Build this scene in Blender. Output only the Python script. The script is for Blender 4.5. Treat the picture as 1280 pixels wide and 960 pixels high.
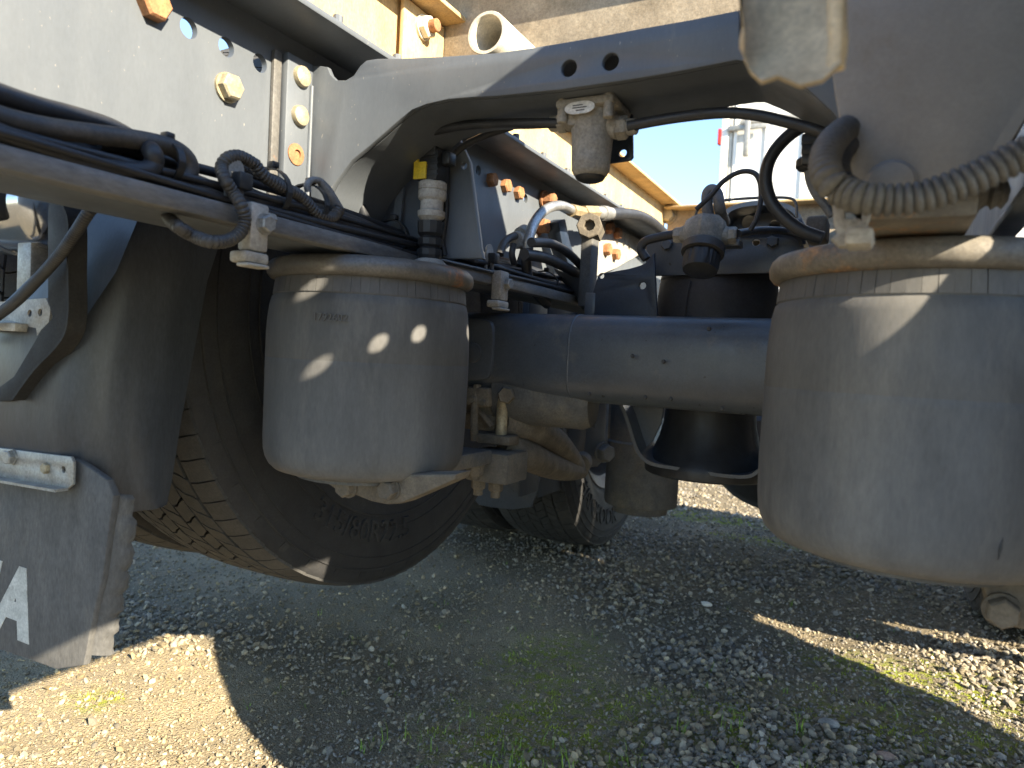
import bpy, bmesh, math, random
import numpy as np
from mathutils import Vector, Matrix

random.seed(7); rng = np.random.default_rng(7)
SC = bpy.context.scene
for o in list(bpy.data.objects): bpy.data.objects.remove(o)

# ---------------------------------------------------------------- camera, sky, sun, exposure
H = 0.663                                   # camera height above the ground
FPX = 887.0                                 # focal length in pixels of a 1280 x 960 frame
AX = np.array([[0.886, 0.063, -0.459], [0.460, -0.010, 0.888], [0.051, -0.998, -0.038]])
r0 = AX[1] / np.linalg.norm(AX[1]); r1 = AX[0] - r0 * (AX[0] @ r0); r1 /= np.linalg.norm(r1)
r2 = np.cross(r1, r0); r2 = r2 if r2[1] < 0 else -r2
AX = np.array([r1, r0, r2])                 # rows: truck right, forward, up, in camera axes (x right, y down, z ahead)
CAMP = np.array([0.0, 0.0, H])
cam = bpy.data.objects.new('camera', bpy.data.cameras.new('camera')); SC.collection.objects.link(cam)
mw = Matrix.Identity(4)
for i in range(3):
    mw[i][0] = AX[i][0]; mw[i][1] = -AX[i][1]; mw[i][2] = -AX[i][2]
mw.translation = Vector(CAMP)
cam.matrix_world = mw
cam.data.lens = 6.86; cam.data.sensor_width = 6.86 * 1280 / FPX; cam.data.sensor_fit = 'HORIZONTAL'
cam.data.clip_start = 0.02; cam.data.clip_end = 600
cam.data.dof.use_dof = True; cam.data.dof.focus_distance = 1.05; cam.data.dof.aperture_fstop = 1.9
SC.camera = cam

SUN = Vector((1.0, -0.36, 0.535)).normalized()          # towards the sun
elev = math.asin(SUN.z); azim = math.atan2(SUN.x, SUN.y)
w = bpy.data.worlds.new('World'); SC.world = w; w.use_nodes = True
nt = w.node_tree; bg = nt.nodes['Background']
sky = nt.nodes.new('ShaderNodeTexSky'); sky.sky_type = 'NISHITA'; sky.sun_disc = False
sky.sun_elevation = elev; sky.sun_rotation = azim; sky.air_density = 1.0; sky.dust_density = 0.15; sky.ozone_density = 2.6
nt.links.new(sky.outputs[0], bg.inputs[0]); bg.inputs[1].default_value = 0.095
sl = bpy.data.lights.new('sun', 'SUN'); sl.energy = 5.0; sl.angle = math.radians(0.5); sl.color = (1.0, 0.87, 0.66)
so = bpy.data.objects.new('sun', sl); SC.collection.objects.link(so)
so.rotation_euler = SUN.to_track_quat('Z', 'Y').to_euler(); so.location = SUN * 20
SC.view_settings.view_transform = 'Standard'; SC.view_settings.look = 'None'
SC.view_settings.gamma = 1.0; SC.view_settings.exposure = 2.15
SC.cycles.max_bounces = 10; SC.cycles.diffuse_bounces = 6

# ---------------------------------------------------------------- pixel -> place (a pixel gives a direction, the plane it lies on the distance)
def ray(px, py):
    return AX @ np.array([(px - 640) / FPX, (py - 480) / FPX, 1.0])
def X(px, py, x): d = ray(px, py); return CAMP + d * (x / d[0])
def Y(px, py, y): d = ray(px, py); return CAMP + d * (y / d[1])
def Z(px, py, z): d = ray(px, py); return CAMP + d * ((z - H) / d[2])
def onX(x, *pp): return [X(a, b, x) for a, b in pp]
def onY(y, *pp): return [Y(a, b, y) for a, b in pp]
def path(*pp):                               # (px, py, 'X'|'Y'|'Z', value), the plane carries over when left out
    out = []; k = None
    for p in pp:
        if len(p) == 4: k = p[2:]
        out.append({'X': X, 'Y': Y, 'Z': Z}[k[0]](p[0], p[1], k[1]))
    return out
def cyl_hit(px, py, cx, cy, r):
    d = ray(px, py); a = d[0]**2 + d[1]**2; b = -2 * (d[0]*cx + d[1]*cy); c = cx*cx + cy*cy - r*r
    t = (-b - math.sqrt(max(b*b - 4*a*c, 0))) / (2*a); return CAMP + d * t

# ---------------------------------------------------------------- materials
MAT = {}
def mat(name, c1, c2=None, rough=0.5, metal=0.0, scale=30, dust=None, damt=0.5, dscale=9, stretch=(1, 1, 1),
        bump=0.15, bscale=180, bdist=0.001, rust=None, spec=0.5, specks=None, coat=0, grain=.22):
    m = bpy.data.materials.new(name); m.use_nodes = True; n = m.node_tree.nodes; L = m.node_tree.links
    p = n['Principled BSDF']; p.inputs['Metallic'].default_value = metal
    p.inputs['Specular IOR Level'].default_value = spec
    if coat: p.inputs['Coat Weight'].default_value = coat; p.inputs['Coat Roughness'].default_value = 0.15
    tc = n.new('ShaderNodeTexCoord'); mp = n.new('ShaderNodeMapping'); mp.inputs['Scale'].default_value = stretch
    L.new(tc.outputs['Object'], mp.inputs[0])
    oi = n.new('ShaderNodeObjectInfo'); va = n.new('ShaderNodeVectorMath'); va.operation = 'ADD'
    sc_ = n.new('ShaderNodeVectorMath'); sc_.operation = 'SCALE'; sc_.inputs[3].default_value = 17.0
    cmb = n.new('ShaderNodeCombineXYZ')
    for i in range(3): L.new(oi.outputs['Random'], cmb.inputs[i])
    L.new(cmb.outputs[0], sc_.inputs[0]); L.new(mp.outputs[0], va.inputs[0]); L.new(sc_.outputs[0], va.inputs[1])
    V = va.outputs[0]
    def noise(s, det=5, ro=0.6):
        t = n.new('ShaderNodeTexNoise'); t.inputs['Scale'].default_value = s; t.inputs['Detail'].default_value = det
        t.inputs['Roughness'].default_value = ro; L.new(V, t.inputs['Vector']); return t.outputs[0]
    def ramp(f, a, b):
        r = n.new('ShaderNodeMapRange'); r.inputs[1].default_value = a; r.inputs[2].default_value = b; r.clamp = True
        L.new(f, r.inputs[0]); return r.outputs[0]
    def mix(f, a, b):
        x = n.new('ShaderNodeMix'); x.data_type = 'RGBA'; L.new(f, x.inputs[0])
        for i, v in ((6, a), (7, b)):
            if isinstance(v, tuple): x.inputs[i].default_value = (*v, 1)
            else: L.new(v, x.inputs[i])
        return x.outputs[2]
    c2 = c2 or tuple(v * 0.75 for v in c1)
    col = mix(ramp(noise(scale), 0.3, 0.7), c1, c2)
    ro = ramp(noise(scale * 1.7), 0.2, 0.8)
    rr = n.new('ShaderNodeMapRange'); rr.inputs[3].default_value = max(rough - 0.12, 0.03); rr.inputs[4].default_value = min(rough + 0.15, 1)
    L.new(ro, rr.inputs[0]); rout = rr.outputs[0]
    if dust:
        f = ramp(noise(dscale, 8, 0.7), 0.75 - damt * 0.6, 1.05 - damt * 0.6)
        col = mix(f, col, dust)
        q = n.new('ShaderNodeMath'); q.operation = 'MULTIPLY_ADD'; q.inputs[1].default_value = 0.35; q.use_clamp = True
        L.new(f, q.inputs[0]); L.new(rout, q.inputs[2]); rout = q.outputs[0]
    if rust:
        f = ramp(noise(rust[3] if len(rust) > 3 else 22, 9, 0.7), rust[1], rust[1] + 0.1)
        rc = mix(ramp(noise(150), 0.35, 0.65), rust[0], tuple(v * 0.45 for v in rust[0]))
        col = mix(f, col, rc)
    if specks:
        f = ramp(noise(specks[1], 2, 0.5), specks[2], specks[2] + 0.03); col = mix(f, col, specks[0])
    def mul(c, f, lo, hi):
        r = n.new('ShaderNodeMapRange'); r.inputs[1].default_value = .3; r.inputs[2].default_value = .7; r.inputs[3].default_value = lo; r.inputs[4].default_value = hi; L.new(f, r.inputs[0])
        x = n.new('ShaderNodeVectorMath'); x.operation = 'SCALE'; L.new(c, x.inputs[0]); L.new(r.outputs[0], x.inputs[3]); return x.outputs[0]
    if grain:                                       # fine grime that breaks up even paint
        col = mul(col, noise(310, 3, .7), 1 - grain, 1 + grain); col = mul(col, noise(38, 6, .7), 1 - grain * .9, 1 + grain * .9)
    L.new(col, p.inputs['Base Color']); L.new(rout, p.inputs['Roughness'])
    if bump:
        b = n.new('ShaderNodeBump'); b.inputs['Strength'].default_value = bump; b.inputs['Distance'].default_value = bdist
        L.new(noise(bscale, 6), b.inputs['Height']); L.new(b.outputs[0], p.inputs['Normal'])
    MAT[name] = m
    return m
RUST = (0.42, 0.17, 0.055)
mat('chassis_paint', (0.104, 0.117, 0.133), (0.088, 0.100, 0.116), 0.45, 0, 14, dust=(0.27, 0.25, 0.21), damt=0.24, dscale=6, stretch=(1, 1, .35), grain=.05, specks=((.24, .23, .21), 360, .74))
mat('axle_paint', (0.070, 0.080, 0.096), (0.058, 0.067, 0.081), 0.35, 0, 12, dust=(0.17, 0.155, 0.125), damt=0.30, dscale=14, specks=((.02, .02, .02), 120, .72), grain=.12)
mat('dark_paint', (0.019, 0.030, 0.052), (0.016, 0.024, 0.040), 0.42, 0, 15, dust=(0.12, 0.11, 0.1), damt=0.15)
mat('bellow_rubber', (0.115, 0.115, 0.115), (0.058, 0.058, 0.059), 0.72, 0, 9, dust=(0.17, 0.162, 0.148), damt=0.42, dscale=10, stretch=(1, 1, .3), bump=.2, bscale=420, bdist=.0006, grain=.10)
mat('bellow_dark', (0.045, 0.042, 0.045), (0.03, 0.03, 0.034), 0.6, 0, 8, dust=(0.09, 0.08, 0.075), damt=0.25, bump=.2, bscale=400, bdist=.0005)
mat('rim_plate', (0.14, 0.135, 0.125), (0.09, 0.088, 0.085), 0.45, 0.2, 20, dust=(0.25, 0.23, 0.19), damt=0.35, rust=(RUST, 0.56, 0, 9), bump=.3, bscale=150)
mat('rim_plate_rusty', (0.16, 0.145, 0.12), (0.11, 0.10, 0.09), 0.55, 0.1, 20, dust=(0.27, 0.24, 0.19), damt=0.4, rust=((.45, .24, .1), 0.53, 0, 8), bump=.4, bscale=160)
mat('tyre_rubber', (0.026, 0.026, 0.027), (0.017, 0.017, 0.018), 0.75, 0, 12, dust=(0.06, 0.056, 0.048), damt=0.40, dscale=5, bump=.3, bscale=260, bdist=.0008)
mat('tyre_tread', (0.040, 0.040, 0.039), (0.026, 0.026, 0.026), 0.8, 0, 14, dust=(0.085, 0.081, 0.073), damt=0.5, dscale=7, bump=.4, bscale=220, bdist=.001)
mat('wheel_rim', (0.16, 0.16, 0.16), None, 0.5, 0.5, 14, dust=(0.15, 0.12, 0.09), damt=0.5)
mat('mudguard_plastic', (0.044, 0.049, 0.056), (0.036, 0.040, 0.047), 0.38, 0, 9, dust=(0.06, 0.06, 0.06), damt=0.25, dscale=5, stretch=(1, 1, .3), bump=.15, bscale=500, bdist=.0004)
mat('flap_rubber', (0.10, 0.098, 0.095), (0.07, 0.07, 0.07), 0.8, 0, 16, dust=(0.17, 0.155, 0.13), damt=0.35, stretch=(1, 1, .4), bump=.5, bscale=320, bdist=.001)
mat('flap_print', (0.5, 0.5, 0.46), (0.36, 0.36, 0.33), 0.8, 0, 60, dust=(0.2, 0.19, 0.16), damt=0.3, dscale=60)
mat('galvanised', (0.36, 0.36, 0.34), (0.27, 0.27, 0.26), 0.5, 0.6, 45, dust=(0.25, 0.22, 0.17), damt=0.35)
mat('aluminium_dusty', (0.45, 0.43, 0.39), (0.33, 0.32, 0.29), 0.6, 0.35, 50, dust=(0.30, 0.26, 0.20), damt=0.45, bump=.3, bscale=260)
mat('cast_dusty', (0.34, 0.325, 0.29), (0.20, 0.19, 0.17), 0.75, 0.1, 55, dust=(0.30, 0.26, 0.2), damt=0.5, dscale=30, bump=.6, bscale=230, bdist=.0015)
mat('tray_steel', (0.19, 0.195, 0.20), (0.14, 0.145, 0.15), 0.45, 0.3, 12, dust=(0.36, 0.30, 0.21), damt=0.5, stretch=(1, .3, 1))
mat('rusty_steel', (0.36, 0.17, 0.075), (0.20, 0.095, 0.045), 0.85, 0, 90, bump=.6, bscale=250, bdist=.0015)
mat('zinc_bolt', (0.42, 0.37, 0.26), (0.28, 0.24, 0.16), 0.6, 0.4, 80, dust=(0.3, 0.22, 0.13), damt=0.4, bump=.4)
mat('brown_casting', (0.135, 0.115, 0.088), (0.085, 0.073, 0.058), 0.85, 0, 30, dust=(0.21, 0.18, 0.135), damt=0.45, bump=.6, bscale=150, bdist=.002)
mat('grey_casting', (0.095, 0.095, 0.092), (0.07, 0.07, 0.07), 0.7, 0, 25, dust=(0.17, 0.145, 0.105), damt=0.45, bump=.4, bscale=150)
mat('hose_black', (0.026, 0.028, 0.033), (0.020, 0.022, 0.026), 0.46, 0, 30, dust=(0.10, 0.09, 0.075), damt=0.25, dscale=18, bump=.1)
mat('hose_dusty', (0.06, 0.058, 0.056), (0.04, 0.04, 0.04), 0.5, 0, 24, dust=(0.16, 0.135, 0.105), damt=0.45, dscale=14, bump=.2)
mat('conduit_plastic', (0.05, 0.05, 0.05), (0.035, 0.035, 0.037), 0.5, 0, 40, dust=(0.13, 0.12, 0.1), damt=0.35, bump=.1)
mat('conduit_grey', (0.10, 0.10, 0.10), (0.075, 0.075, 0.075), 0.5, 0, 40, dust=(0.2, 0.185, 0.15), damt=0.45, bump=.1)
mat('black_plastic', (0.022, 0.024, 0.028), (0.016, 0.018, 0.02), 0.45, 0, 40, dust=(0.1, 0.09, 0.075), damt=0.2)
mat('steel_pipe', (0.45, 0.45, 0.44), (0.34, 0.34, 0.33), 0.35, 0.7, 30)
mat('brass_fitting', (0.34, 0.27, 0.16), (0.25, 0.19, 0.11), 0.6, 0.3, 60)
mat('yellow_tag', (0.75, 0.55, 0.03), (0.6, 0.42, 0.03), 0.5, 0, 40)
mat('white_collar', (0.42, 0.41, 0.38), (0.30, 0.29, 0.27), 0.6, 0, 90, dust=(0.24, 0.21, 0.17), damt=0.45, dscale=40, bump=.5)
mat('nameplate', (0.62, 0.62, 0.60), None, 0.5, 0.2, 50)
mat('ink', (0.05, 0.05, 0.05), None, 0.7)
mat('primer_tan', (0.48, 0.345, 0.17), (0.40, 0.28, 0.13), 0.75, 0, 7, dust=(0.42, 0.33, 0.2), damt=0.45, dscale=12, stretch=(1, 1, .5), rust=((.30, .15, .06), .68, 0, 30), bump=.3, bscale=130)
mat('primer_grey', (0.30, 0.255, 0.19), (0.24, 0.20, 0.145), 0.85, 0, 14, dust=(0.19, 0.155, 0.11), damt=0.5, dscale=20, rust=((.30, .16, .07), .66, 0, 14), bump=.4, bscale=150)
mat('pipe_white', (0.55, 0.51, 0.42), (0.46, 0.42, 0.33), 0.6, 0, 20)
mat('trailer_white', (0.80, 0.79, 0.75), (0.76, 0.75, 0.71), 0.4, 0, 3, grain=.05)
mat('trailer_trim', (0.50, 0.48, 0.42), (0.42, 0.40, 0.36), 0.5, 0.2, 8)
mat('red_lens', (0.55, 0.03, 0.02), None, 0.25)
mat('polished_metal', (0.72, 0.74, 0.77), (0.62, 0.64, 0.67), 0.12, 0.95, 5, bump=.04, bscale=8, bdist=.01, grain=.05)
mat('tank_paint', (0.33, 0.34, 0.36), (0.28, 0.29, 0.31), 0.3, 0.3, 8)
mat('bracket_dusty', (0.31, 0.305, 0.295), (0.24, 0.235, 0.225), 0.7, 0, 9, dust=(0.24, 0.215, 0.175), damt=0.4, rust=((.3, .16, .07), .66, 0, 10), grain=.06)
mat('strap_sun_tint', (0.66, 0.57, 0.40), (0.54, 0.45, 0.30), 0.6, 0, 25, dust=(0.5, 0.42, 0.28), damt=0.4)  # tan strap metal, colour lightened to stand in for sunlight
mat('support_black', (0.030, 0.029, 0.028), (0.022, 0.022, 0.022), 0.7, 0, 14, dust=(0.07, 0.062, 0.05), damt=.35, spec=.25)
mat('wall_yellow', (0.62, 0.46, 0.20), (0.54, 0.40, 0.17), 0.8, 0, 1.5, grain=.06)
mat('roof_red', (0.35, 0.12, 0.08), (0.28, 0.10, 0.07), 0.8, 0, 2, grain=.08)
mat('window_glass', (0.05, 0.06, 0.07), None, 0.1, 0, 2, grain=0)
mat('wire_grey', (0.16, 0.165, 0.17), None, 0.5, 0, 20)

# ---------------------------------------------------------------- mesh helpers
COL = SC.collection
def wloc(o):
    v = Vector((0, 0, 0))
    while o: v += o.location; o = o.parent
    return v
def tag(o, label=None, cat=None, group=None, kind=None):
    for k, v in (('label', label), ('category', cat), ('group', group), ('kind', kind)):
        if v: o[k] = v
    return o
def thing(name, label, cat, loc, group=None):
    o = bpy.data.objects.new(name, None); COL.objects.link(o); o.location = Vector(loc); o.empty_display_size = .05
    return tag(o, label, cat, group)
def link_mesh(me, name, m, parent=None, angle=35):
    co = np.empty(len(me.vertices) * 3); me.vertices.foreach_get('co', co); co = co.reshape(-1, 3)
    c = (co.min(0) + co.max(0)) / 2
    me.vertices.foreach_set('co', (co - c).ravel())
    me.name = name; me.materials.clear(); me.materials.append(MAT[m])
    me.shade_smooth(); me.set_sharp_from_angle(angle=math.radians(angle)); me.update()
    o = bpy.data.objects.new(name, me); COL.objects.link(o)
    o.location = Vector(c) - (wloc(parent) if parent else Vector((0, 0, 0)))
    if parent: o.parent = parent
    return o
def frame(n, up=(0, 0, 1)):
    n = np.array(n, float); n /= np.linalg.norm(n); up = np.array(up, float)
    if abs(n @ up) > .95: up = np.array([0, 1.0, 0]) if abs(n[1]) < .9 else np.array([1.0, 0, 0])
    u = np.cross(up, n); u /= np.linalg.norm(u); v = np.cross(n, u); return u, v, n
class MB:
    def __init__(s): s.v = []; s.f = []
    def add(s, v, f):
        k = len(s.v); s.v += [tuple(map(float, p)) for p in v]; s.f += [tuple(i + k for i in q) for q in f]; return s
    def box(s, lo, hi, bev=0.0, rot=None, piv=None):
        lo = np.array(lo, float); hi = np.array(hi, float); lo, hi = np.minimum(lo, hi), np.maximum(lo, hi)
        bm = bmesh.new(); bmesh.ops.create_cube(bm, size=1)
        for q in bm.verts: q.co = Vector((np.array(q.co) + .5) * (hi - lo) + lo)
        if bev > 0: bmesh.ops.bevel(bm, geom=bm.edges[:], offset=min(bev, (hi - lo).min() * .45), segments=2, affect='EDGES', profile=.5)
        if rot:
            pv = Vector(piv if piv is not None else (lo + hi) / 2)
            bmesh.ops.transform(bm, matrix=Matrix.Translation(pv) @ rot @ Matrix.Translation(-pv), verts=bm.verts[:])
        bm.verts.index_update(); s.add([q.co[:] for q in bm.verts], [[q.index for q in f.verts] for f in bm.faces]); bm.free(); return s
    def lathe(s, prof, base, axis=(0, 0, 1), seg=48, ref=(0, 0, 1), wob=None, caps=True):
        # prof: (radius, height along the axis)
        u, v, n = frame(axis, ref); base = np.array(base, float); vs = []; fs = []; m = len(prof)
        for i in range(seg):
            a = 2 * math.pi * i / seg; d = math.cos(a) * u + math.sin(a) * v
            for j, (r, h) in enumerate(prof):
                k = wob(a, j, r, h) if wob else 1
                vs.append(base + d * r * k + n * h)
        for i in range(seg):
            i2 = (i + 1) % seg
            for j in range(m - 1): fs.append((i*m + j, i2*m + j, i2*m + j + 1, i*m + j + 1))
        if caps and prof[0][0] > 1e-6: fs.append([i*m for i in range(seg)][::-1])
        if caps and prof[-1][0] > 1e-6: fs.append([i*m + m - 1 for i in range(seg)])
        return s.add(vs, fs)
    def cyl(s, a, b, r, r2=None, seg=20, ch=0.0):
        a = np.array(a, float); b = np.array(b, float); L = np.linalg.norm(b - a); r2 = r if r2 is None else r2
        pr = [(r, 0), (r2, L)] if not ch else [(r - ch, 0), (r, ch), (r2, L - ch), (r2 - ch, L)]
        return s.lathe(pr, a, b - a, seg)
    def hexbolt(s, p, n, r, h, washer=0):
        p = np.array(p, float); n = np.array(n, float); n /= np.linalg.norm(n)
        if washer: s.cyl(p - n * .001, p + n * r * .22, r * washer, seg=20); p = p + n * r * .2
        u, v, _ = frame(n); a0 = random.random()
        vs = []; rings = ((r, -.001), (r, h * .8), (r * .86, h))
        for rr, hh in rings:
            for i in range(6):
                a = a0 + i * math.pi / 3; vs.append(p + (math.cos(a) * u + math.sin(a) * v) * rr + n * hh)
        fs = [(j*6 + i, j*6 + (i+1) % 6, (j+1)*6 + (i+1) % 6, (j+1)*6 + i) for j in range(2) for i in range(6)] + [tuple(range(12, 18)), tuple(range(5, -1, -1))]
        return s.add(vs, fs)
    def tube(s, pts, r, seg=12, sub=8, rib=None, step=None):
        P = catmull(pts, sub)
        if rib: P = resample(P, rib[0] / 4.0)
        elif step: P = resample(P, step)
        n = len(P); T = np.gradient(P, axis=0); T /= np.linalg.norm(T, axis=1)[:, None]
        u, v, _ = frame(T[0]); vs = []
        rr = np.full(n, r) if np.isscalar(r) else np.interp(np.linspace(0, 1, n), np.linspace(0, 1, len(r)), r)
        if rib: rr = rr * np.array([1, 1 - rib[1] * .15, 1 - rib[1], 1 - rib[1] * .15] * (n // 4 + 1))[:n]
        for i in range(n):
            if i:
                u = u - T[i] * (u @ T[i]); u /= np.linalg.norm(u); v = np.cross(T[i], u)
            for k in range(seg):
                a = 2 * math.pi * k / seg; vs.append(P[i] + (math.cos(a) * u + math.sin(a) * v) * rr[i])
        fs = [(i*seg + k, i*seg + (k+1) % seg, (i+1)*seg + (k+1) % seg, (i+1)*seg + k) for i in range(n-1) for k in range(seg)]
        fs += [tuple(range(seg - 1, -1, -1)), tuple((n-1)*seg + k for k in range(seg))]
        return s.add(vs, fs)
    def strip(s, pts, w, t, wdir):                    # a bent flat bar: path, width vector, thickness
        P = np.array(pts, float); n = len(P); wd = np.array(wdir, float); wd /= np.linalg.norm(wd)
        T = np.gradient(P, axis=0); N = np.cross(T, wd); N /= np.linalg.norm(N, axis=1)[:, None]; vs = []
        for i in range(n):
            for a, b in ((0, 0), (1, 0), (1, 1), (0, 1)): vs.append(P[i] + wd * w * a + N[i] * t * b)
        fs = [(i*4 + k, i*4 + (k+1) % 4, (i+1)*4 + (k+1) % 4, (i+1)*4 + k) for i in range(n-1) for k in range(4)]
        fs += [(3, 2, 1, 0), tuple((n-1)*4 + k for k in range(4))]
        return s.add(vs, fs)
    def build(s, name, m, parent=None, angle=35, **kw):
        me = bpy.data.meshes.new(name); me.from_pydata(s.v, [], s.f); me.validate()
        bm = bmesh.new(); bm.from_mesh(me); bmesh.ops.recalc_face_normals(bm, faces=bm.faces[:]); bm.to_mesh(me); bm.free()
        return tag(link_mesh(me, name, m, parent, angle), **kw)
def catmull(pts, sub):
    P = np.array(pts, float)
    if len(P) < 3 or sub < 2: return P if len(P) > 2 else np.linspace(P[0], P[1], 3)
    Q = np.vstack([2*P[0] - P[1], P, 2*P[-1] - P[-2]]); out = []
    for i in range(1, len(Q) - 2):
        a, b, c, d = Q[i-1:i+3]
        for t in np.linspace(0, 1, sub, endpoint=False):
            out.append(.5 * (2*b + (c-a)*t + (2*a - 5*b + 4*c - d)*t*t + (3*b - a - 3*c + d)*t**3))
    out.append(P[-1]); return np.array(out)
def resample(P, step):
    L = np.r_[0, np.cumsum(np.linalg.norm(np.diff(P, axis=0), axis=1))]; n = max(int(L[-1] / step), 3)
    t = np.linspace(0, L[-1], n); return np.stack([np.interp(t, L, P[:, i]) for i in range(3)], 1)
def plate(name, outline, holes, t, o, u, v, m, parent=None, bev=0.0, **kw):
    """flat plate with real holes; outline and holes in (u, v) metres from o; t along u x v; holes (cu, cv, r) or point lists"""
    cu = bpy.data.curves.new('c', 'CURVE'); cu.dimensions = '2D'; cu.fill_mode = 'BOTH'; cu.extrude = max(t / 2 - bev, 1e-4); cu.bevel_depth = bev; cu.bevel_resolution = 1
    if bev: cu.offset = -bev
    loops = [outline] + [h if not np.isscalar(h[0]) else [(h[0] + h[2]*math.cos(a), h[1] + h[2]*math.sin(a)) for a in np.linspace(0, 2*math.pi, 20, endpoint=False)] for h in holes]
    for lp in loops:
        sp = cu.splines.new('POLY'); sp.points.add(len(lp) - 1); sp.use_cyclic_u = True
        for q, (a, b) in zip(sp.points, lp): q.co = (a, b, 0, 1)
    ob = bpy.data.objects.new('c', cu); me = bpy.data.meshes.new_from_object(ob)
    bpy.data.objects.remove(ob); bpy.data.curves.remove(cu)
    u = np.array(u, float); v = np.array(v, float); n = np.cross(u, v); o = np.array(o, float)
    co = np.empty(len(me.vertices) * 3); me.vertices.foreach_get('co', co); co = co.reshape(-1, 3)
    W = o + co[:, :1] * u + co[:, 1:2] * v + (co[:, 2:3] - t / 2) * n
    me.vertices.foreach_set('co', W.ravel()); me.update()
    bm = bmesh.new(); bm.from_mesh(me); bmesh.ops.remove_doubles(bm, verts=bm.verts[:], dist=1e-6); bmesh.ops.recalc_face_normals(bm, faces=bm.faces[:]); bm.to_mesh(me); bm.free()
    return tag(link_mesh(me, name, m, parent, 30), **kw)
def text_mesh(s, size, depth, fn, name, m, parent, **kw):
    """raised lettering; fn maps (x, y, z) of the flat text to a place"""
    cu = bpy.data.curves.new('t', 'FONT'); cu.body = s; cu.size = size; cu.extrude = depth; cu.align_x = 'CENTER'; cu.align_y = 'CENTER'; cu.resolution_u = 3
    ob = bpy.data.objects.new('t', cu); me = bpy.data.meshes.new_from_object(ob)
    bpy.data.objects.remove(ob); bpy.data.curves.remove(cu)
    for q in me.vertices: q.co = Vector(fn(*q.co))
    return tag(link_mesh(me, name, m, parent, 30), **kw)
def smooth_poly(pts, sub=5):
    P = [(p[0], p[1], 0) for p in pts]; return [(q[0], q[1]) for q in catmull(P, sub)]
def copy_tree(o, parent=None):
    c = o.copy(); COL.objects.link(c); c.parent = parent
    for ch in o.children: copy_tree(ch, c)
    return c
def bolt(parent, p, n, r, h, m='rusty_steel', washer=0, name='bolt'):
    return MB().hexbolt(p, n, r, h, washer).build(name, m, parent, angle=20)

# ================================================================ SETTING: ground sheet with gravel
def vnoise(x, y, s, seed):
    g = np.random.default_rng(seed).random((64, 64)); u = x * s; v = y * s
    i = np.floor(u).astype(int); j = np.floor(v).astype(int); a = u - i; b = v - j
    a = a*a*(3-2*a); b = b*b*(3-2*b); G = lambda p, q: g[p % 64, q % 64]
    return (G(i, j)*(1-a) + G(i+1, j)*a)*(1-b) + (G(i, j+1)*(1-a) + G(i+1, j+1)*a)*b
def axis(lo, hi, step, far):
    c = list(np.arange(lo, hi, step)); d = step; p = lo; a = []
    while p > -far: d *= 1.35; p -= d; a.append(p)
    q = c[-1]; d = step; b = []
    while q < far: d *= 1.35; q += d; b.append(q)
    return np.array(a[::-1] + c + b)
def gheight(x, y):
    near = np.clip(1.3 - np.hypot(x + .5, y - 1.8) / 6, 0, 1)
    return near * ((vnoise(x, y, 2.2, 1) - .5) * .030 + (vnoise(x, y, 7, 2) - .5) * .008 + (vnoise(x, y, 25, 3) - .5) * .006 + (vnoise(x, y, 70, 4) - .5) * .004) - .012
gx = axis(-2.6, 1.6, .02, 260); gy = axis(0.2, 5.2, .02, 260)
GX, GY = np.meshgrid(gx, gy); GZ = gheight(GX, GY); nx = len(gx); ny = len(gy)
me = bpy.data.meshes.new('ground'); idx = np.arange(nx * ny).reshape(ny, nx)
me.from_pydata(np.stack([GX, GY, GZ], -1).reshape(-1, 3).tolist(), [], np.stack([idx[:-1, :-1], idx[:-1, 1:], idx[1:, 1:], idx[1:, :-1]], -1).reshape(-1, 4).tolist())
me.shade_smooth()
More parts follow.
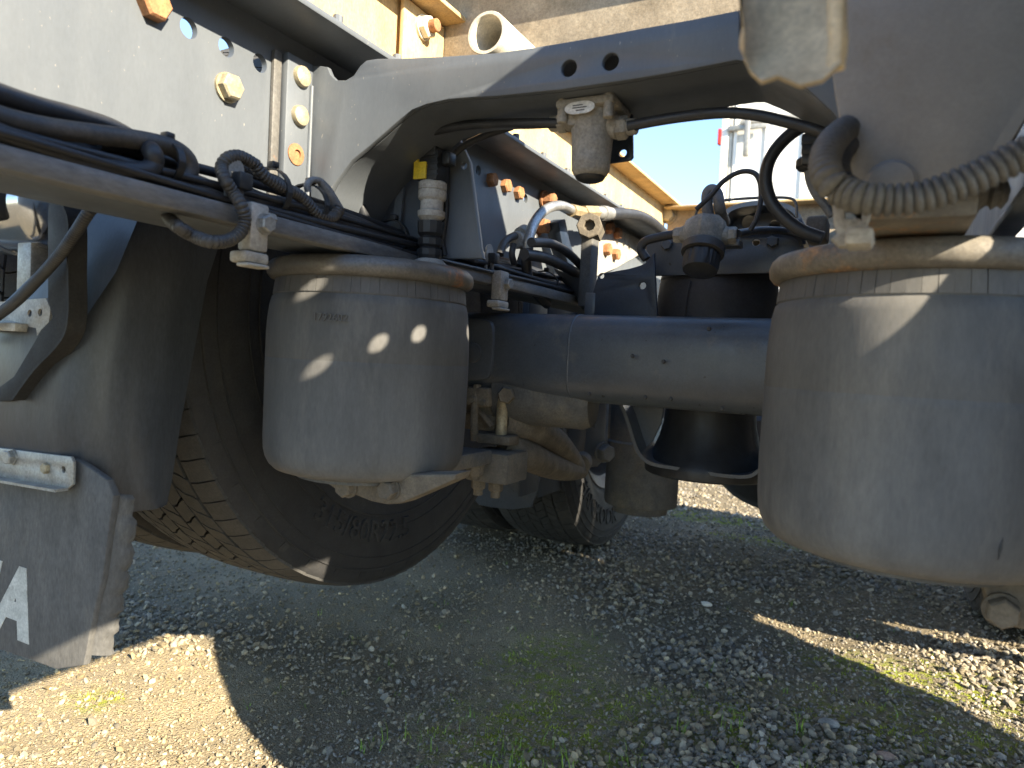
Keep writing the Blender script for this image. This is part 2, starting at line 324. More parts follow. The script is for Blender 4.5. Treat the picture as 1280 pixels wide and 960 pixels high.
def ground_material():
    m = bpy.data.materials.new('gravel_ground'); m.use_nodes = True; n = m.node_tree.nodes; L = m.node_tree.links; p = n['Principled BSDF']
    p.inputs['Roughness'].default_value = .95; p.inputs['Specular IOR Level'].default_value = .2
    tc = n.new('ShaderNodeTexCoord').outputs['Object']
    def noise(s, d=6, ro=.6):
        t = n.new('ShaderNodeTexNoise'); t.inputs['Scale'].default_value = s; t.inputs['Detail'].default_value = d; t.inputs['Roughness'].default_value = ro; L.new(tc, t.inputs['Vector']); return t.outputs[0]
    def ramp(f, a, b):
        r = n.new('ShaderNodeMapRange'); r.inputs[1].default_value = a; r.inputs[2].default_value = b; L.new(f, r.inputs[0]); return r.outputs[0]
    def mix(f, a, b):
        x = n.new('ShaderNodeMix'); x.data_type = 'RGBA'; L.new(f, x.inputs[0])
        for i, v in ((6, a), (7, b)):
            if isinstance(v, tuple): x.inputs[i].default_value = (*v, 1)
            else: L.new(v, x.inputs[i])
        return x.outputs[2]
    sand_bounce = mix(ramp(noise(5), .35, .65), (.47, .38, .23), (.36, .29, .18))
    fine = mix(ramp(noise(160, 3), .35, .65), (.32, .27, .19), (.12, .105, .08))
    a = n.new('ShaderNodeMix'); a.data_type = 'RGBA'; a.inputs[0].default_value = .4; L.new(sand_bounce, a.inputs[6]); L.new(fine, a.inputs[7])
    at = n.new('ShaderNodeAttribute'); at.attribute_name = 'moss'
    mm = n.new('ShaderNodeMath'); mm.operation = 'MULTIPLY'; L.new(at.outputs['Fac'], mm.inputs[0]); L.new(ramp(noise(45), .42, .58), mm.inputs[1])
    at2 = n.new('ShaderNodeAttribute'); at2.attribute_name = 'sand_bounce'
    base = mix(at2.outputs['Fac'], mix(ramp(noise(90, 3), .3, .7), (.25, .21, .145), (.10, .085, .058)), a.outputs[2])
    col = mix(mm.outputs[0], base, (.27, .31, .03))
    L.new(col, p.inputs['Base Color'])
    vo = n.new('ShaderNodeTexVoronoi'); vo.inputs['Scale'].default_value = 260; L.new(tc, vo.inputs['Vector'])
    ad = n.new('ShaderNodeMath'); ad.operation = 'ADD'; L.new(vo.outputs[0], ad.inputs[0]); L.new(noise(480), ad.inputs[1])
    b = n.new('ShaderNodeBump'); b.inputs['Strength'].default_value = 1.0; b.inputs['Distance'].default_value = .004; L.new(ad.outputs[0], b.inputs['Height']); L.new(b.outputs[0], p.inputs['Normal'])
    MAT['ground'] = m
ground_material(); me.materials.append(MAT['ground'])
def sand_bounce_mask(x, y):                              # worn sandy strip between the wheel tracks, with warm bounced light painted in
    d = np.abs((x + 1.0) * .35 + (y - 1.55)); s = np.clip(1.3 - d / .62, 0, 1) * np.clip((-.22 - x) / .35, 0, 1)
    d2 = np.hypot((x + 1.2) / .55, (y - .75) / .35); s = np.maximum(s, np.clip(1.5 - d2, 0, 1))
    return np.clip(s + (vnoise(x, y, 5, 11) - .5) * .7, 0, 1)
def moss_mask(x, y):
    s = np.zeros_like(x)
    for cx, cy, rx, ry, k in ((-.50, 1.18, .20, .25, .9), (-.62, 1.45, .12, .2, .8), (-.44, 1.03, .12, .07, 1), (-.25, 1.35, .3, .15, .5), (.2, 1.83, .3, .12, 1), (-.62, 3.25, .3, .12, .9), (-1.25, .80, .06, .04, .9), (-.35, 2.9, .2, .1, .6), (.1, 1.5, .3, .2, .5)):
        s = np.maximum(s, k * np.clip(1.3 - np.hypot((x - cx) / rx, (y - cy) / ry), 0, 1))
    return np.clip(s * (.4 + 1.2 * vnoise(x, y, 14, 21)), 0, 1)
for nm, fn in (('sand_bounce', sand_bounce_mask), ('moss', moss_mask)):
    at = me.attributes.new(nm, 'FLOAT', 'POINT'); at.data.foreach_set('value', fn(GX, GY).ravel().astype(np.float32))
g = bpy.data.objects.new('ground', me); COL.objects.link(g); tag(g, 'loose grey gravel yard with sandy strip, warm bounced light painted in, and moss', kind='structure')

def gravel(N, name, label):
    bm = bmesh.new(); bmesh.ops.create_icosphere(bm, subdivisions=1, radius=1); bm.verts.index_update()
    V0 = np.array([v.co[:] for v in bm.verts]); F0 = np.array([[v.index for v in f.verts] for f in bm.faces]); bm.free()
    ico = []
    for k in range(14):
        q = V0 * rng.uniform(.8, 1.15, (len(V0), 1)); 
        for _ in range(5):                                   # chip flat facets
            d = rng.normal(size=3); d /= np.linalg.norm(d); h = rng.uniform(.5, .8); e = q @ d; q = q - np.outer(np.maximum(e - h, 0), d)
        ico.append(q * np.array([1, rng.uniform(.65, 1), rng.uniform(.5, .8)]))
    ico = np.array(ico)
    # more stones close by, where they can be told apart
    P = []
    while sum(map(len, P)) < N:
        d = .75 + rng.random(40000)**1.7 * 4.3; a = np.radians(27 + rng.uniform(-47, 43, 40000)); x = -d * np.sin(a); y = d * np.cos(a)
        keep = rng.random(40000) > sand_bounce_mask(x, y) * .10
        keep &= rng.random(40000) > moss_mask(x, y) * .2
        P.append(np.stack([x, y], 1)[keep])
    P = np.concatenate(P)[:N]; dist = np.hypot(P[:, 0], P[:, 1])
    big = np.clip((vnoise(P[:, 0], P[:, 1], 3, 31) - .3) * 1.6, 0, 1) * (1 - sand_bounce_mask(P[:, 0], P[:, 1]) * .9)
    s = np.exp(rng.normal(0, .40, N)) * (.0029 + .0034 * big) * (1 - .25 * sand_bounce_mask(P[:, 0], P[:, 1])) * np.clip(.75 + dist * .22, 1, 2)
    s = np.minimum(s, .0125)
    nb = (rng.random(N) < .05) & (big > .25) & (dist < 2.4); s[nb] = rng.uniform(.006, .0115, nb.sum())
    a = rng.uniform(0, 2*np.pi, N); tl = rng.normal(0, .35, (N, 2))
    B = ico[rng.integers(0, 14, N)] * s[:, None, None]
    c, si = np.cos(a)[:, None], np.sin(a)[:, None]
    x = B[..., 0]*c - B[..., 1]*si; y = B[..., 0]*si + B[..., 1]*c; z = B[..., 2] + x * tl[:, :1] + y * tl[:, 1:]
    W = np.stack([x + P[:, :1], y + P[:, 1:], z + (gheight(P[:, 0], P[:, 1]) + s * .28)[:, None]], -1)
    nv = len(V0); F = (F0[None] + (np.arange(N) * nv)[:, None, None]).reshape(-1, 3)
    me = bpy.data.meshes.new(name); me.vertices.add(N * nv); me.vertices.foreach_set('co', W.ravel())
    me.loops.add(F.size); me.loops.foreach_set('vertex_index', F.ravel().astype(np.int32))
    me.polygons.add(len(F)); me.polygons.foreach_set('loop_start', np.arange(0, F.size, 3, dtype=np.int32)); me.polygons.foreach_set('loop_total', np.full(len(F), 3, np.int32))
    me.update(calc_edges=True)
    t = rng.random(N); tone = np.where(t < .55, rng.uniform(.12, .24, N), np.where(t < .90, rng.uniform(.2, .32, N), rng.uniform(.30, .45, N)))
    warm = rng.uniform(.10, .36, N) + .12 * sand_bounce_mask(P[:, 0], P[:, 1]); colr = np.stack([tone * (1 + warm * .6), tone, tone * (1 - warm), np.ones(N)], 1)  # stones in the sandy strip tinted warmer for the same bounced light
    ca = me.color_attributes.new('tint', 'FLOAT_COLOR', 'POINT'); ca.data.foreach_set('color', np.repeat(colr, nv, 0).ravel().astype(np.float32))
    m = bpy.data.materials.new('stone'); m.use_nodes = True; n = m.node_tree.nodes; L = m.node_tree.links; p = n['Principled BSDF']; p.inputs['Roughness'].default_value = .85; p.inputs['Specular IOR Level'].default_value = .3
    at = n.new('ShaderNodeAttribute'); at.attribute_name = 'tint'; nz = n.new('ShaderNodeTexNoise'); nz.inputs['Scale'].default_value = 300
    mx = n.new('ShaderNodeMix'); mx.data_type = 'RGBA'; mx.blend_type = 'OVERLAY'; mx.inputs[0].default_value = .55; L.new(at.outputs['Color'], mx.inputs[6]); L.new(nz.outputs[0], mx.inputs[7]); L.new(mx.outputs[2], p.inputs['Base Color'])
    bp = n.new('ShaderNodeBump'); bp.inputs['Strength'].default_value = .4; bp.inputs['Distance'].default_value = .001; L.new(nz.outputs[0], bp.inputs['Height']); L.new(bp.outputs[0], p.inputs['Normal'])
    me.materials.append(m); me.shade_flat()
    o = bpy.data.objects.new(name, me); COL.objects.link(o); return tag(o, label, 'gravel', kind='stuff')
gravel(115000, 'gravel', 'loose angular grey gravel stones lying over the yard')

def blades(name, label, spots, mname, c1, c2):
    mat(mname, c1, c2, .6, 0, 30, bump=0)
    V = []; F = []
    for cx, cy, n_, sp, h in spots:
        for _ in range(n_):
            x = cx + random.gauss(0, sp); y = cy + random.gauss(0, sp); a = random.uniform(0, 6.28); hh = h * random.uniform(.4, 1.2); w_ = random.uniform(.0007, .0016)
            ln = random.uniform(.1, .7) * hh; dx, dy = math.cos(a), math.sin(a); z0 = float(gheight(np.array([x]), np.array([y]))[0]) - .002
            k = len(V)
            for t in (0, .5, 1):
                o_ = ln * t * t; ww = w_ * (1 - t * .9)
                V += [(x + dx*o_ - dy*ww, y + dy*o_ + dx*ww, z0 + hh*t*(1 - .2*t)), (x + dx*o_ + dy*ww, y + dy*o_ - dx*ww, z0 + hh*t*(1 - .2*t))]
            F += [(k, k+1, k+3, k+2), (k+2, k+3, k+5, k+4)]
    me = bpy.data.meshes.new(name); me.from_pydata(V, [], F); me.materials.append(MAT[mname])
    o = bpy.data.objects.new(name, me); COL.objects.link(o); return tag(o, label, 'grass' if 'grass' in name else 'moss', kind='stuff')
sp = [(-.47, .985, 60, .05, .045), (-.40, 1.0, 50, .05, .04), (-.53, 1.05, 30, .05, .03), (-.66, 1.02, 12, .03, .03), (-.28, 1.3, 12, .01, .035), (-.20, 1.36, 10, .012, .05), (-.09, 1.4, 10, .012, .04), (-1.2, 1.35, 8, .01, .02), (-1.05, 1.3, 8, .01, .02), (-.06, 1.25, 8, .01, .04), (-.72, .98, 8, .02, .05), (-.17, 1.2, 8, .02, .04), (-.34, 1.15, 14, .02, .035), (.05, 1.6, 10, .02, .03), (.18, 1.84, 25, .08, .015)]
sp += [(random.uniform(-1.1, .3), random.uniform(.95, 2.2), 5, .008, random.uniform(.012, .03)) for _ in range(45)]
blades('grass', 'thin green grass blades sprouting through the gravel', sp, 'grass_blade', (.20, .32, .03), (.13, .22, .02))
ms = []
for _ in range(1500):
    x = random.uniform(-1.4, .5); y = random.uniform(.7, 3.4); k = float(moss_mask(np.array([x]), np.array([y]))[0])
    if random.random() < k * 1.8: ms.append((x, y, 34, .011, .009))
blades('moss', 'short yellow green moss tufts between the stones', ms, 'moss_tuft', (.40, .46, .03), (.28, .33, .025))

# a pale chip of stone lying on the gravel
def pebble(px, py, s, label, m):
    p = Z(px, py, .0); bm = bmesh.new(); bmesh.ops.create_icosphere(bm, subdivisions=2, radius=1)
    for v in bm.verts: v.co = Vector((v.co.x * s * 1.5 * random.uniform(.85, 1.1) + p[0], v.co.y * s * random.uniform(.85, 1.1) + p[1], v.co.z * s * .7 + s * .45))
    me = bpy.data.meshes.new('stone'); bm.to_mesh(me); bm.free(); return tag(link_mesh(me, 'stone', m, None, 40), label, 'stone')
mat('pale_stone', (.6, .58, .53), (.48, .46, .42), .8, 0, 60); mat('pink_stone', (.30, .21, .17), (.22, .16, .13), .85, 0, 60); mat('grey_stone', (.22, .22, .215), (.16, .16, .16), .85, 0, 60)
pebble(883, 757, .010, 'small white stone chip lying on dark shaded gravel', 'pale_stone')
pebble(1108, 950, .012, 'reddish brown stone lying among grey gravel', 'pink_stone')
pebble(1036, 908, .013, 'larger flat grey stone beside thin grass blades', 'grey_stone')

# ================================================================ FRAME
XL, XR = -.660, .090                       # inner faces of the two frame rail webs
ZT, ZB = 1.036, .787
YB, YF = -.95, 4.2
SX = 1.0
CLX, CLY, CRX, BR = -.606, .755, .030, .132          # air spring centres and radius
# sun spots seen on the left air spring come through holes in the right hand rail: follow the sun back to the web
spots = []
for px, py in ((395, 457), (472, 427), (523, 415), (586, 413)):
    p = cyl_hit(px, py, CLX, CLY, BR); t = (XR - p[0]) / SUN.x; spots.append((p[1] + SUN.y * t, p[2] + SUN.z * t))
zrow = sum(s[1] for s in spots[:3]) / 3
p = cyl_hit(398, 352, CLX, CLY, BR); t = (XR - p[0]) / SUN.x; spot_hi = (p[1] + SUN.y * t, p[2] + SUN.z * t)
print('rail holes', spots, 'upper', spot_hi)

def rail(side, label):
    x0 = XL if side < 0 else XR; s = side     # web thickness goes outwards
    ZB = .787 if side < 0 else .798
    r = thing('frame_rail', label, 'frame rail', (x0, YB, ZB), 'frame rails')
    if side < 0:
        holes = []
        for px, py in ((236, 33), (283, 57), (325, 77)):
            q = X(px, py + 2, XL); holes.append((q[1], q[2], .0105))
        for px, py in ((576, 205), (598, 213), (657, 248)):
            q = X(px, py, XL); holes.append((q[1], q[2], .009))
        for k in range(5): holes.append((-.1 + k * .048, .98, .0105))
    else:
        holes = [(a, b, .0115) for a, b in spots] + [(-.3 + k * .05, .975, .0105) for k in range(4)]
    tw = .008
    if side < 0: plate('web', [(YB, ZB), (YF, ZB), (YF, ZT), (YB, ZT)], holes, tw, (x0, 0, 0), (0, 1, 0), (0, 0, 1), 'chassis_paint', r)
    else: plate('web', [(YB, ZB), (YF, ZB), (YF, ZT), (YB, ZT)], holes, tw, (x0 + tw, 0, 0), (0, 1, 0), (0, 0, 1), 'chassis_paint', r)
    lip = .077
    a, b = (x0 - tw, x0 + lip) if side < 0 else (x0 + tw, x0 - lip)
    MB().box((a, YB, ZT), (b, YF, ZT + .008), .002).build('top_flange', 'chassis_paint', r)
    b2 = x0 - s * (.075 if side < 0 else .012)
    MB().box((a, YB, ZB - .008), (b2, YF, ZB), .002).build('bottom_flange', 'chassis_paint', r)
    return r
railL = rail(-1, 'sunlit grey frame rail with bolt heads and a row of holes behind the cables')
railR = rail(1, 'shaded frame rail above the near large air spring')
q = X(188, 6, XL); bolt(railL, q, (1, 0, 0), .0165, .014, 'rusty_steel', 0)
q = X(283, 110, XL); bolt(railL, q, (1, 0, 0), .0145, .011, 'zinc_bolt', 1.12)
for px, py in ((612, 225), (629.5, 232.5), (645.5, 241.5)):
    bolt(railL, X(px, py, XL), (1, 0, 0), .0135, .013, 'rusty_steel')
for k in range(12):                         # heads along the flange lip
    yy = .42 + k * .115; MB().cyl((XL + .070, yy, ZT + .007), (XL + .070, yy, ZT + .016), .006, seg=10).build('bolt', 'chassis_paint', railL)
# rail further ahead: rust brown nuts on a patch plate
for px, py in ((680, 250), (672, 283), (755, 285), (765, 292), (752, 312), (763, 318)):
    bolt(railL, X(px, py, XL + .004), (1, 0, 0), .016, .022, 'rusty_steel', 1.25)

# ---------------------------------------------------------------- arched crossmember
YC = .672
cm = thing('crossmember', 'arched grey crossmember between the frame rails, half of it sunlit', 'crossmember', (XL, YC, ZB))
top = [(388, 82), (400, 82), (409, 83.5), (413, 93), (420, 100), (432, 100), (442, 94), (450, 82), (458, 75), (472, 73), (500, 72.7), (560, 70), (620, 66), (665, 59.5), (710, 52), (755, 44), (800, 35.5), (860, 25), (920, 13), (980, 1), (1040, -6), (1100, -8)]
bot = [(1100, 215), (1060, 166), (1040, 140), (1010, 112), (975, 92), (945, 79), (920, 75), (833, 92), (783, 100), (700, 112), (620, 120), (590, 121.5), (560, 124), (533, 130), (515, 137), (500, 149), (484, 163), (467, 178), (440, 200), (417, 230), (402, 262), (388, 268)]
T2 = [Y(a, b, YC) for a, b in top]; B2 = [Y(a, b, YC) for a, b in bot]
for L_ in (T2, B2):
    for q in L_: q[0] = min(q[0], XR - .003)
outl = [(q[0], q[2]) for q in T2] + [(q[0], q[2]) for q in B2]
hl = [Y(711, 85, YC), Y(763, 77, YC)]
plate('web', outl, [(q[0], q[2], .0085) for q in hl], .008, (0, YC, 0), (1, 0, 0), (0, 0, 1), 'chassis_paint', cm, bev=.0015)
fl = [(q[0], YC + .0085, q[2]) for q in catmull(B2, 3)]
MB().strip(fl[::-1], .105, .007, (0, 1, 0)).build('lower_flange', 'chassis_paint', cm, angle=50)
fl = [(q[0], YC + .0085, q[2] - .007) for q in catmull(T2[9:], 3)]
MB().strip(fl, .105, .007, (0, 1, 0)).build('upper_flange', 'chassis_paint', cm, angle=50)
# bolted end flange on the rail web, with its backing strip
e0 = X(357, 150, XL + .013)[1]; e1 = YC
MB().box((XL + .001, e0, .80), (XL + .013, e1 + .001, 1.012), .002).build('end_flange', 'chassis_paint', cm)
MB().box((XL + .0005, e0 - .014, .80), (XL + .006, e0 - .002, 1.010), .001).build('backing_strip', 'rim_plate', cm)
MB().tube([(XL + .014, YC - .002, .81), (XL + .014, YC - .002, .985)], .0025, 8).build('bend_edge', 'chassis_paint', cm)
for px, py in ((376, 96), (373.5, 145)): 
    q = X(px, py, XL + .013); MB().lathe([(.0125, -.001), (.0125, .003), (.0115, .006), (.006, .0085), (.0, .009)], q, (1, 0, 0), 24).build('rivet', 'zinc_bolt', cm)
q = X(369.5, 193, XL + .013); MB().lathe([(.0055, .001), (.0055, .0035), (.013, .0015), (.013, -.001)], q, (1, 0, 0), 20).build('rusty_bolt_hole', 'rusty_steel', cm)

# ================================================================ SUBFRAME in tan primer
YX = .95
def sub_beam(side, label):
    x0 = XL if side < 0 else XR; s = side
    r = thing('subframe_beam', label, 'beam', (x0, YB, ZT), 'subframe beams')
    z0, z1 = ZT + .011, 1.178
    holes = [] if side < 0 else [(spot_hi[0], spot_hi[1], .0115)]
    if side < 0: plate('web', [(YB, z0), (2.30, z0), (2.30, z1), (YB, z1)], [], .007, (x0 + .004, 0, 0), (0, 1, 0), (0, 0, 1), 'primer_tan', r)
    else: plate('web', [(YB, z0), (2.30, z0), (2.30, z1), (YB, z1)], holes, .007, (x0 + .003, 0, 0), (0, 1, 0), (0, 0, 1), 'primer_tan', r)
    a, b = (x0 - .003, x0 + .056) if side < 0 else (x0 + .003, x0 - .05)
    MB().box((a, YB, z1), (b, 2.30, z1 + .007), .0015).build('top_flange', 'primer_tan', r)
    MB().box((a, YB, z0 - .0025), (b, 2.30, z0 + .005), .0015).build('bottom_flange', 'primer_tan', r)
    return r
sbL = sub_beam(-1, 'sunlit tan primed subframe beam on top of the grey frame rail')
sub_beam(1, 'tan primed subframe beam above the near frame rail')
g0 = X(502, 13, XL + .014)[1]; g1 = X(538, 60, XL + .014)[1]
cb = thing('subframe_crossbeam', 'dull brown subframe crossbeam holding a short white pipe', 'beam', (XL, YX, ZT), 'subframe crossbeams')
MB().box((XL + .013, YX, ZT + .013), (XR - .01, YX + .007, 1.30), .002).build('web', 'primer_grey', cb)
MB().box((XL + .013, YX - .05, 1.232), (XR - .01, YX - .0005, 1.239), .002).build('top_flange', 'primer_tan', cb)
gp = X(528, 35, XL + .018)
MB().box((XL + .0115, g0, 1.04), (XL + .0185, YX - .001, 1.175), .0015).build('end_plate', 'primer_tan', cb)
bolt(cb, (XL + .0185, gp[1], gp[2]), (1, 0, 0), .017, .012, 'pipe_white', 1.1, 'nut')
MB().cyl((XL + .028, gp[1], gp[2]), (XL + .046, gp[1], gp[2]), .0095, seg=14, ch=.001).build('stud', 'rusty_steel', cb)
pp = Y(614, 46, .86)
pc = thing('pipe_stub', 'short open white pipe fixed to the brown crossbeam', 'pipe', (pp[0], YX, pp[2]))
MB().lathe([(.0235, .10), (.0235, -.012), (.0245, -.014), (.0285, -.014), (.0295, -.012), (.0295, .10)], (pp[0], .86, pp[2]), (0, 1, 0), 40).build('tube', 'pipe_white', pc)
cf = thing('subframe_crossbeam', 'beige subframe crossbeam in front of the white trailer', 'beam', (XL, 2.30, ZT), 'subframe crossbeams')
MB().box((XL + .012, 2.302, 1.02), (XR - .012, 2.31, 1.172), .002).build('web', 'primer_grey', cf)
MB().box((XL + .012, 2.25, 1.165), (XR - .012, 2.3015, 1.172), .002).build('top_flange', 'primer_tan', cf)
for px, py in ((826, 262), (836, 270)): bolt(cf, Y(px, py, 2.30), (0, -1, 0), .022, .02, 'zinc_bolt', 1.2)

# ================================================================ WHEELS
R = .515; W2 = .1555
def tyre_parts(root, wx, wy, wz, inner, lettering, big):
    """inner: +1 when the inner side wall faces +X"""
    prof = [(.30, -.10), (.305, -.125), (.33, -.135), (.36, -.146), (.385, -.1515), (.415, -.1555), (.440, -.1545), (.462, -.151), (.478, -.146), (.486, -.1435), (.498, -.1395), (.501, -.134), (.5015, -.09), (.503, 0)]
    prof = prof + [(r_, -h) for r_, h in prof[-2::-1]]
    nseg = 96
    def wob(a, j, r, h):
        if abs(abs(h) - .151) < .0006 and .45 < r < .47: return 1.0
        return 1.0
    base = (wx, wy, wz)
    ty = MB().lathe(prof, base, (1, 0, 0), nseg, caps=False).build('tyre', 'tyre_rubber', root, angle=60)
    # raised rings on the side wall
    for rr, hh, w_ in ((.375, .1505, .0022), (.398, .1538, .0016), (.452, .1535, .0018), (.474, .1483, .0025)):
        mb = MB()
        for s in (-1, 1):
            pr = [(rr - w_, s * (hh - .004)), (rr - w_ * .6, s * (hh + .0012)), (rr + w_ * .6, s * (hh + .0012)), (rr + w_, s * (hh - .004))]
            mb.lathe(pr, base, (1, 0, 0), nseg, caps=False)
        mb.build('side_ring', 'tyre_rubber', ty, angle=60)
    # tread: five ribs cut into blocks by slanted, kinked sipes; shoulder ribs carry notches
    ribs = [(-.1385, -.094), (-.0885, -.0585), (-.0545, -.0205), (-.0165, .0165), (.0205, .0545), (.0585, .0885), (.094, .1385)]
    mb = MB(); nb = 84
    for k, (h0, h1) in enumerate(ribs):
        sh = k in (0, 6)
        for i in range(nb):
            a0 = 2*math.pi*(i + .37 * k) / nb; da = 2*math.pi / nb; gap = .035 if sh else .06
            vs = []
            n_ = 4
            for zz in (0, 1):
                for q in range(n_):
                    t = q / (n_ - 1); h = h0 + (h1 - h0) * t
                    sl = (t - .5) * .55 * da * (1 if k % 2 else -1) + (.10 * da if q in (1,) else 0)
                    zig = .0013 * (1 if i % 2 else -1)
                    if sh: sl *= .25
                    for e in (gap, 1 - gap):
                        a = a0 + da * e + sl
                        hh = h + (zig if q in (0, n_ - 1) and not sh else 0)
                        if sh: 
                            outer = (q == 0 and k == 0) or (q == n_ - 1 and k == 6)
                            if outer: hh -= math.copysign(.002 if e < .5 else 0, hh)
                        rad = (R - .0155 * (abs(h) / .1385)**3.2 * .75) if zz else .4985
                        vs.append((wx + hh, wy + math.cos(a) * rad, wz + math.sin(a) * rad))
            m_ = 2 * n_; fs = []
            for q in range(n_ - 1):
                fs += [(m_ + 2*q, m_ + 2*q + 1, m_ + 2*q + 3, m_ + 2*q + 2)]
                fs += [(2*q, 2*q + 2, m_ + 2*q + 2, m_ + 2*q), (2*q + 1, m_ + 2*q + 1, m_ + 2*q + 3, 2*q + 3)]
            fs += [(0, m_, m_ + 1, 1), (m_ - 2, m_ - 1, 2*m_ - 1, 2*m_ - 2)]
            mb.add(vs, fs)
    mb.build('tread', 'tyre_tread', root, angle=25, kind='stuff')
    # lugs along the shoulder
    mb = MB()
    for s in (-1, 1):
        for i in range(nb // 2):
            a = 4*math.pi*i / nb; d = np.array([0, math.cos(a), math.sin(a)]); t = np.array([0, -math.sin(a), math.cos(a)])
            c = np.array(base) + d * .486 + np.array([s * .1425, 0, 0])
            vs = [c + d*u*.008 + t*v*.007 + np.array([s*z*.0035 - s*.002, 0, 0]) - np.array([s*(u*.0035), 0, 0]) for u in (-1, 1) for v in (-1, 1) for z in (0, 1)]
            mb.add(vs, [(0, 1, 3, 2), (4, 6, 7, 5), (0, 4, 5, 1), (2, 3, 7, 6), (1, 5, 7, 3)])
    mb.build('shoulder_lugs', 'tyre_rubber', root, angle=25, kind='stuff')
    # rim
    MB().lathe([(.06, .02), (.20, .03), (.235, -.01), (.255, -.02), (.275, -.11), (.303, -.13), (.306, -.12), (.285, -.09), (.27, .0), (.285, .10), (.306, .125), (.303, .13), (.262, .1), (.25, .0), (.2, .045), (.06, .035)], base, (inner, 0, 0), 64).build('rim', 'wheel_rim', root)
    if lettering:
        for s, a_mid, size, rad in lettering:
            def fn(x, y, z, a_mid=a_mid, rad=rad):
                r_ = rad - y; a = a_mid + inner * x / rad
                hh = .1555 - abs(r_ - .415)**1.6 * .55
                return (wx + inner * (hh + z), wy + math.cos(a) * r_, wz + math.sin(a) * r_)
            text_mesh(s, size, .0036, fn, 'lettering', 'tyre_rubber', ty)
def wheel(cx, cy, cz, inner, label, lettering=None):
    r = thing('wheel', label, 'wheel', (cx, cy, cz - R), 'truck wheels')
    tyre_parts(r, cx, cy, cz, inner, lettering, True)
    return r
AYC, AZC = 1.125, .725
DYC, DZC = 2.47, .508
wA = wheel(-.957, AYC, AZC, 1, 'raised dusty truck tyre right behind the left grey air spring', [('315/80R22.5', -1.87, .056, .405)])
wD = wheel(-.985, DYC, DZC, 1, 'truck tyre standing on gravel beyond the axle beam, maker lettering on its side', [('HANKOOK', -2.02, .085, .405)])
def wcopy(src, cx, cy, cz, label, flip=False):
    c = copy_tree(src); c.location = (cx, cy, cz - R); c['label'] = label
    if flip: c.rotation_euler.z = math.pi
    return c
wcopy(wA, -1.300, AYC, AZC, 'outer tyre of the raised pair, showing left of the mudguard foot')
wcopy(wD, -1.330, DYC, DZC, 'outer tyre of the far pair standing on the gravel')
wcopy(wA, .387, AYC, AZC, 'raised inner tyre beside the near large air spring', True)
wcopy(wA, .730, AYC, AZC, 'raised outer tyre on the near side of the axle', True)
wcopy(wD, .415, DYC, DZC, 'inner tyre of the far pair on the near side of the truck', True)
wcopy(wD, .760, DYC, DZC, 'outer tyre of the far pair on the near side of the truck', True)

# ================================================================ AIR SPRINGS beside the rails
def air_spring(cx, cy, label, rimmat, scuffs):
    r = thing('air_spring', label, 'air spring', (cx, cy, .512), 'grey air springs')
    pr = [(.0, .502), (.084, .502), (.106, .5035), (.117, .507), (.1235, .513), (.1278, .521), (.1303, .531), (.1315, .546), (.132, .58), (.1322, .64), (.1322, .647), (.1319, .6478), (.1322, .6486), (.1318, .68), (.1305, .70), (.1288, .715), (.1262, .7255), (.1250, .7262), (.1245, .7275), (.1250, .7285), (.1238, .735), (.1222, .744), (.120, .752)]
    def wob(a, j, r_, h):
        return 1 + .0035 * math.sin(a * 3 + h * 30) * (1 if .53 < h < .72 else .3)
    sl_ = MB().lathe(pr, (cx, cy, 0), (0, 0, 1), 96, wob=wob).build('rubber_sleeve', 'bellow_rubber', r, angle=60)
    # short moulded ribs of the clamped bead
    mb = MB()
    for i in range(72):
        a = 2*math.pi*(i + random.uniform(-.03, .03)) / 72; d = np.array([math.cos(a), math.sin(a), 0]); t = np.array([-math.sin(a), math.cos(a), 0]); w_ = .00525
        vs = [np.array([cx, cy, 0]) + d * (rr) + t * e * w_ + np.array([0, 0, zz]) for rr, zz in ((.1256, .7285), (.1230, .748), (.1205, .748), (.1205, .7285)) for e in (-1, 1)]
        mb.add(vs, [(0, 1, 3, 2), (2, 3, 5, 4), (0, 2, 4, 6), (1, 7, 5, 3), (0, 6, 7, 1), (4, 5, 7, 6)])
    mb.build('bead_ribs', 'bellow_rubber', sl_, angle=20, kind='stuff')
    rim = [(.0, .7735), (.11, .7735), (.122, .7725), (.1285, .7705), (.1325, .7665), (.1345, .7605), (.1335, .754), (.130, .7495), (.125, .7475), (.120, .748), (.119, .752)]
    MB().lathe(rim, (cx, cy, 0), (0, 0, 1), 96, wob=lambda a, j, r_, h: 1 + .0025 * math.sin(a * 7) + .002 * math.sin(a * 13 + h * 90)).build('top_plate', rimmat, r, angle=60)
    return r
asL = air_spring(CLX, CLY, 'grey rubber air spring dappled with small sun spots, beside the mudguard', 'rim_plate', None)
asR = air_spring(CRX, CLY, 'near large grey rubber air spring under the wide grey bracket', 'rim_plate_rusty', None)
# faint moulded part number on the left sleeve
def onsleeve(cx, px, py):
    p = cyl_hit(px, py, cx, CLY, BR); a0 = math.atan2(p[1] - CLY, p[0] - cx); z0 = p[2]
    return lambda x, y, z: (cx + math.cos(a0 + x / BR) * (BR - .0012 + z), CLY + math.sin(a0 + x / BR) * (BR - .0012 + z), z0 + y)
text_mesh('1792602', .0125, .0016, onsleeve(CLX, 412, 397), 'lettering', 'bellow_rubber', asL)
MB().tube([cyl_hit(1254, 672, CRX, CLY, BR * .999), cyl_hit(1251, 685, CRX, CLY, BR * .999), cyl_hit(1248, 700, CRX, CLY, BR * .998)], [.0002, .0012, .0003], 6).build('scuff', 'ink', asR)

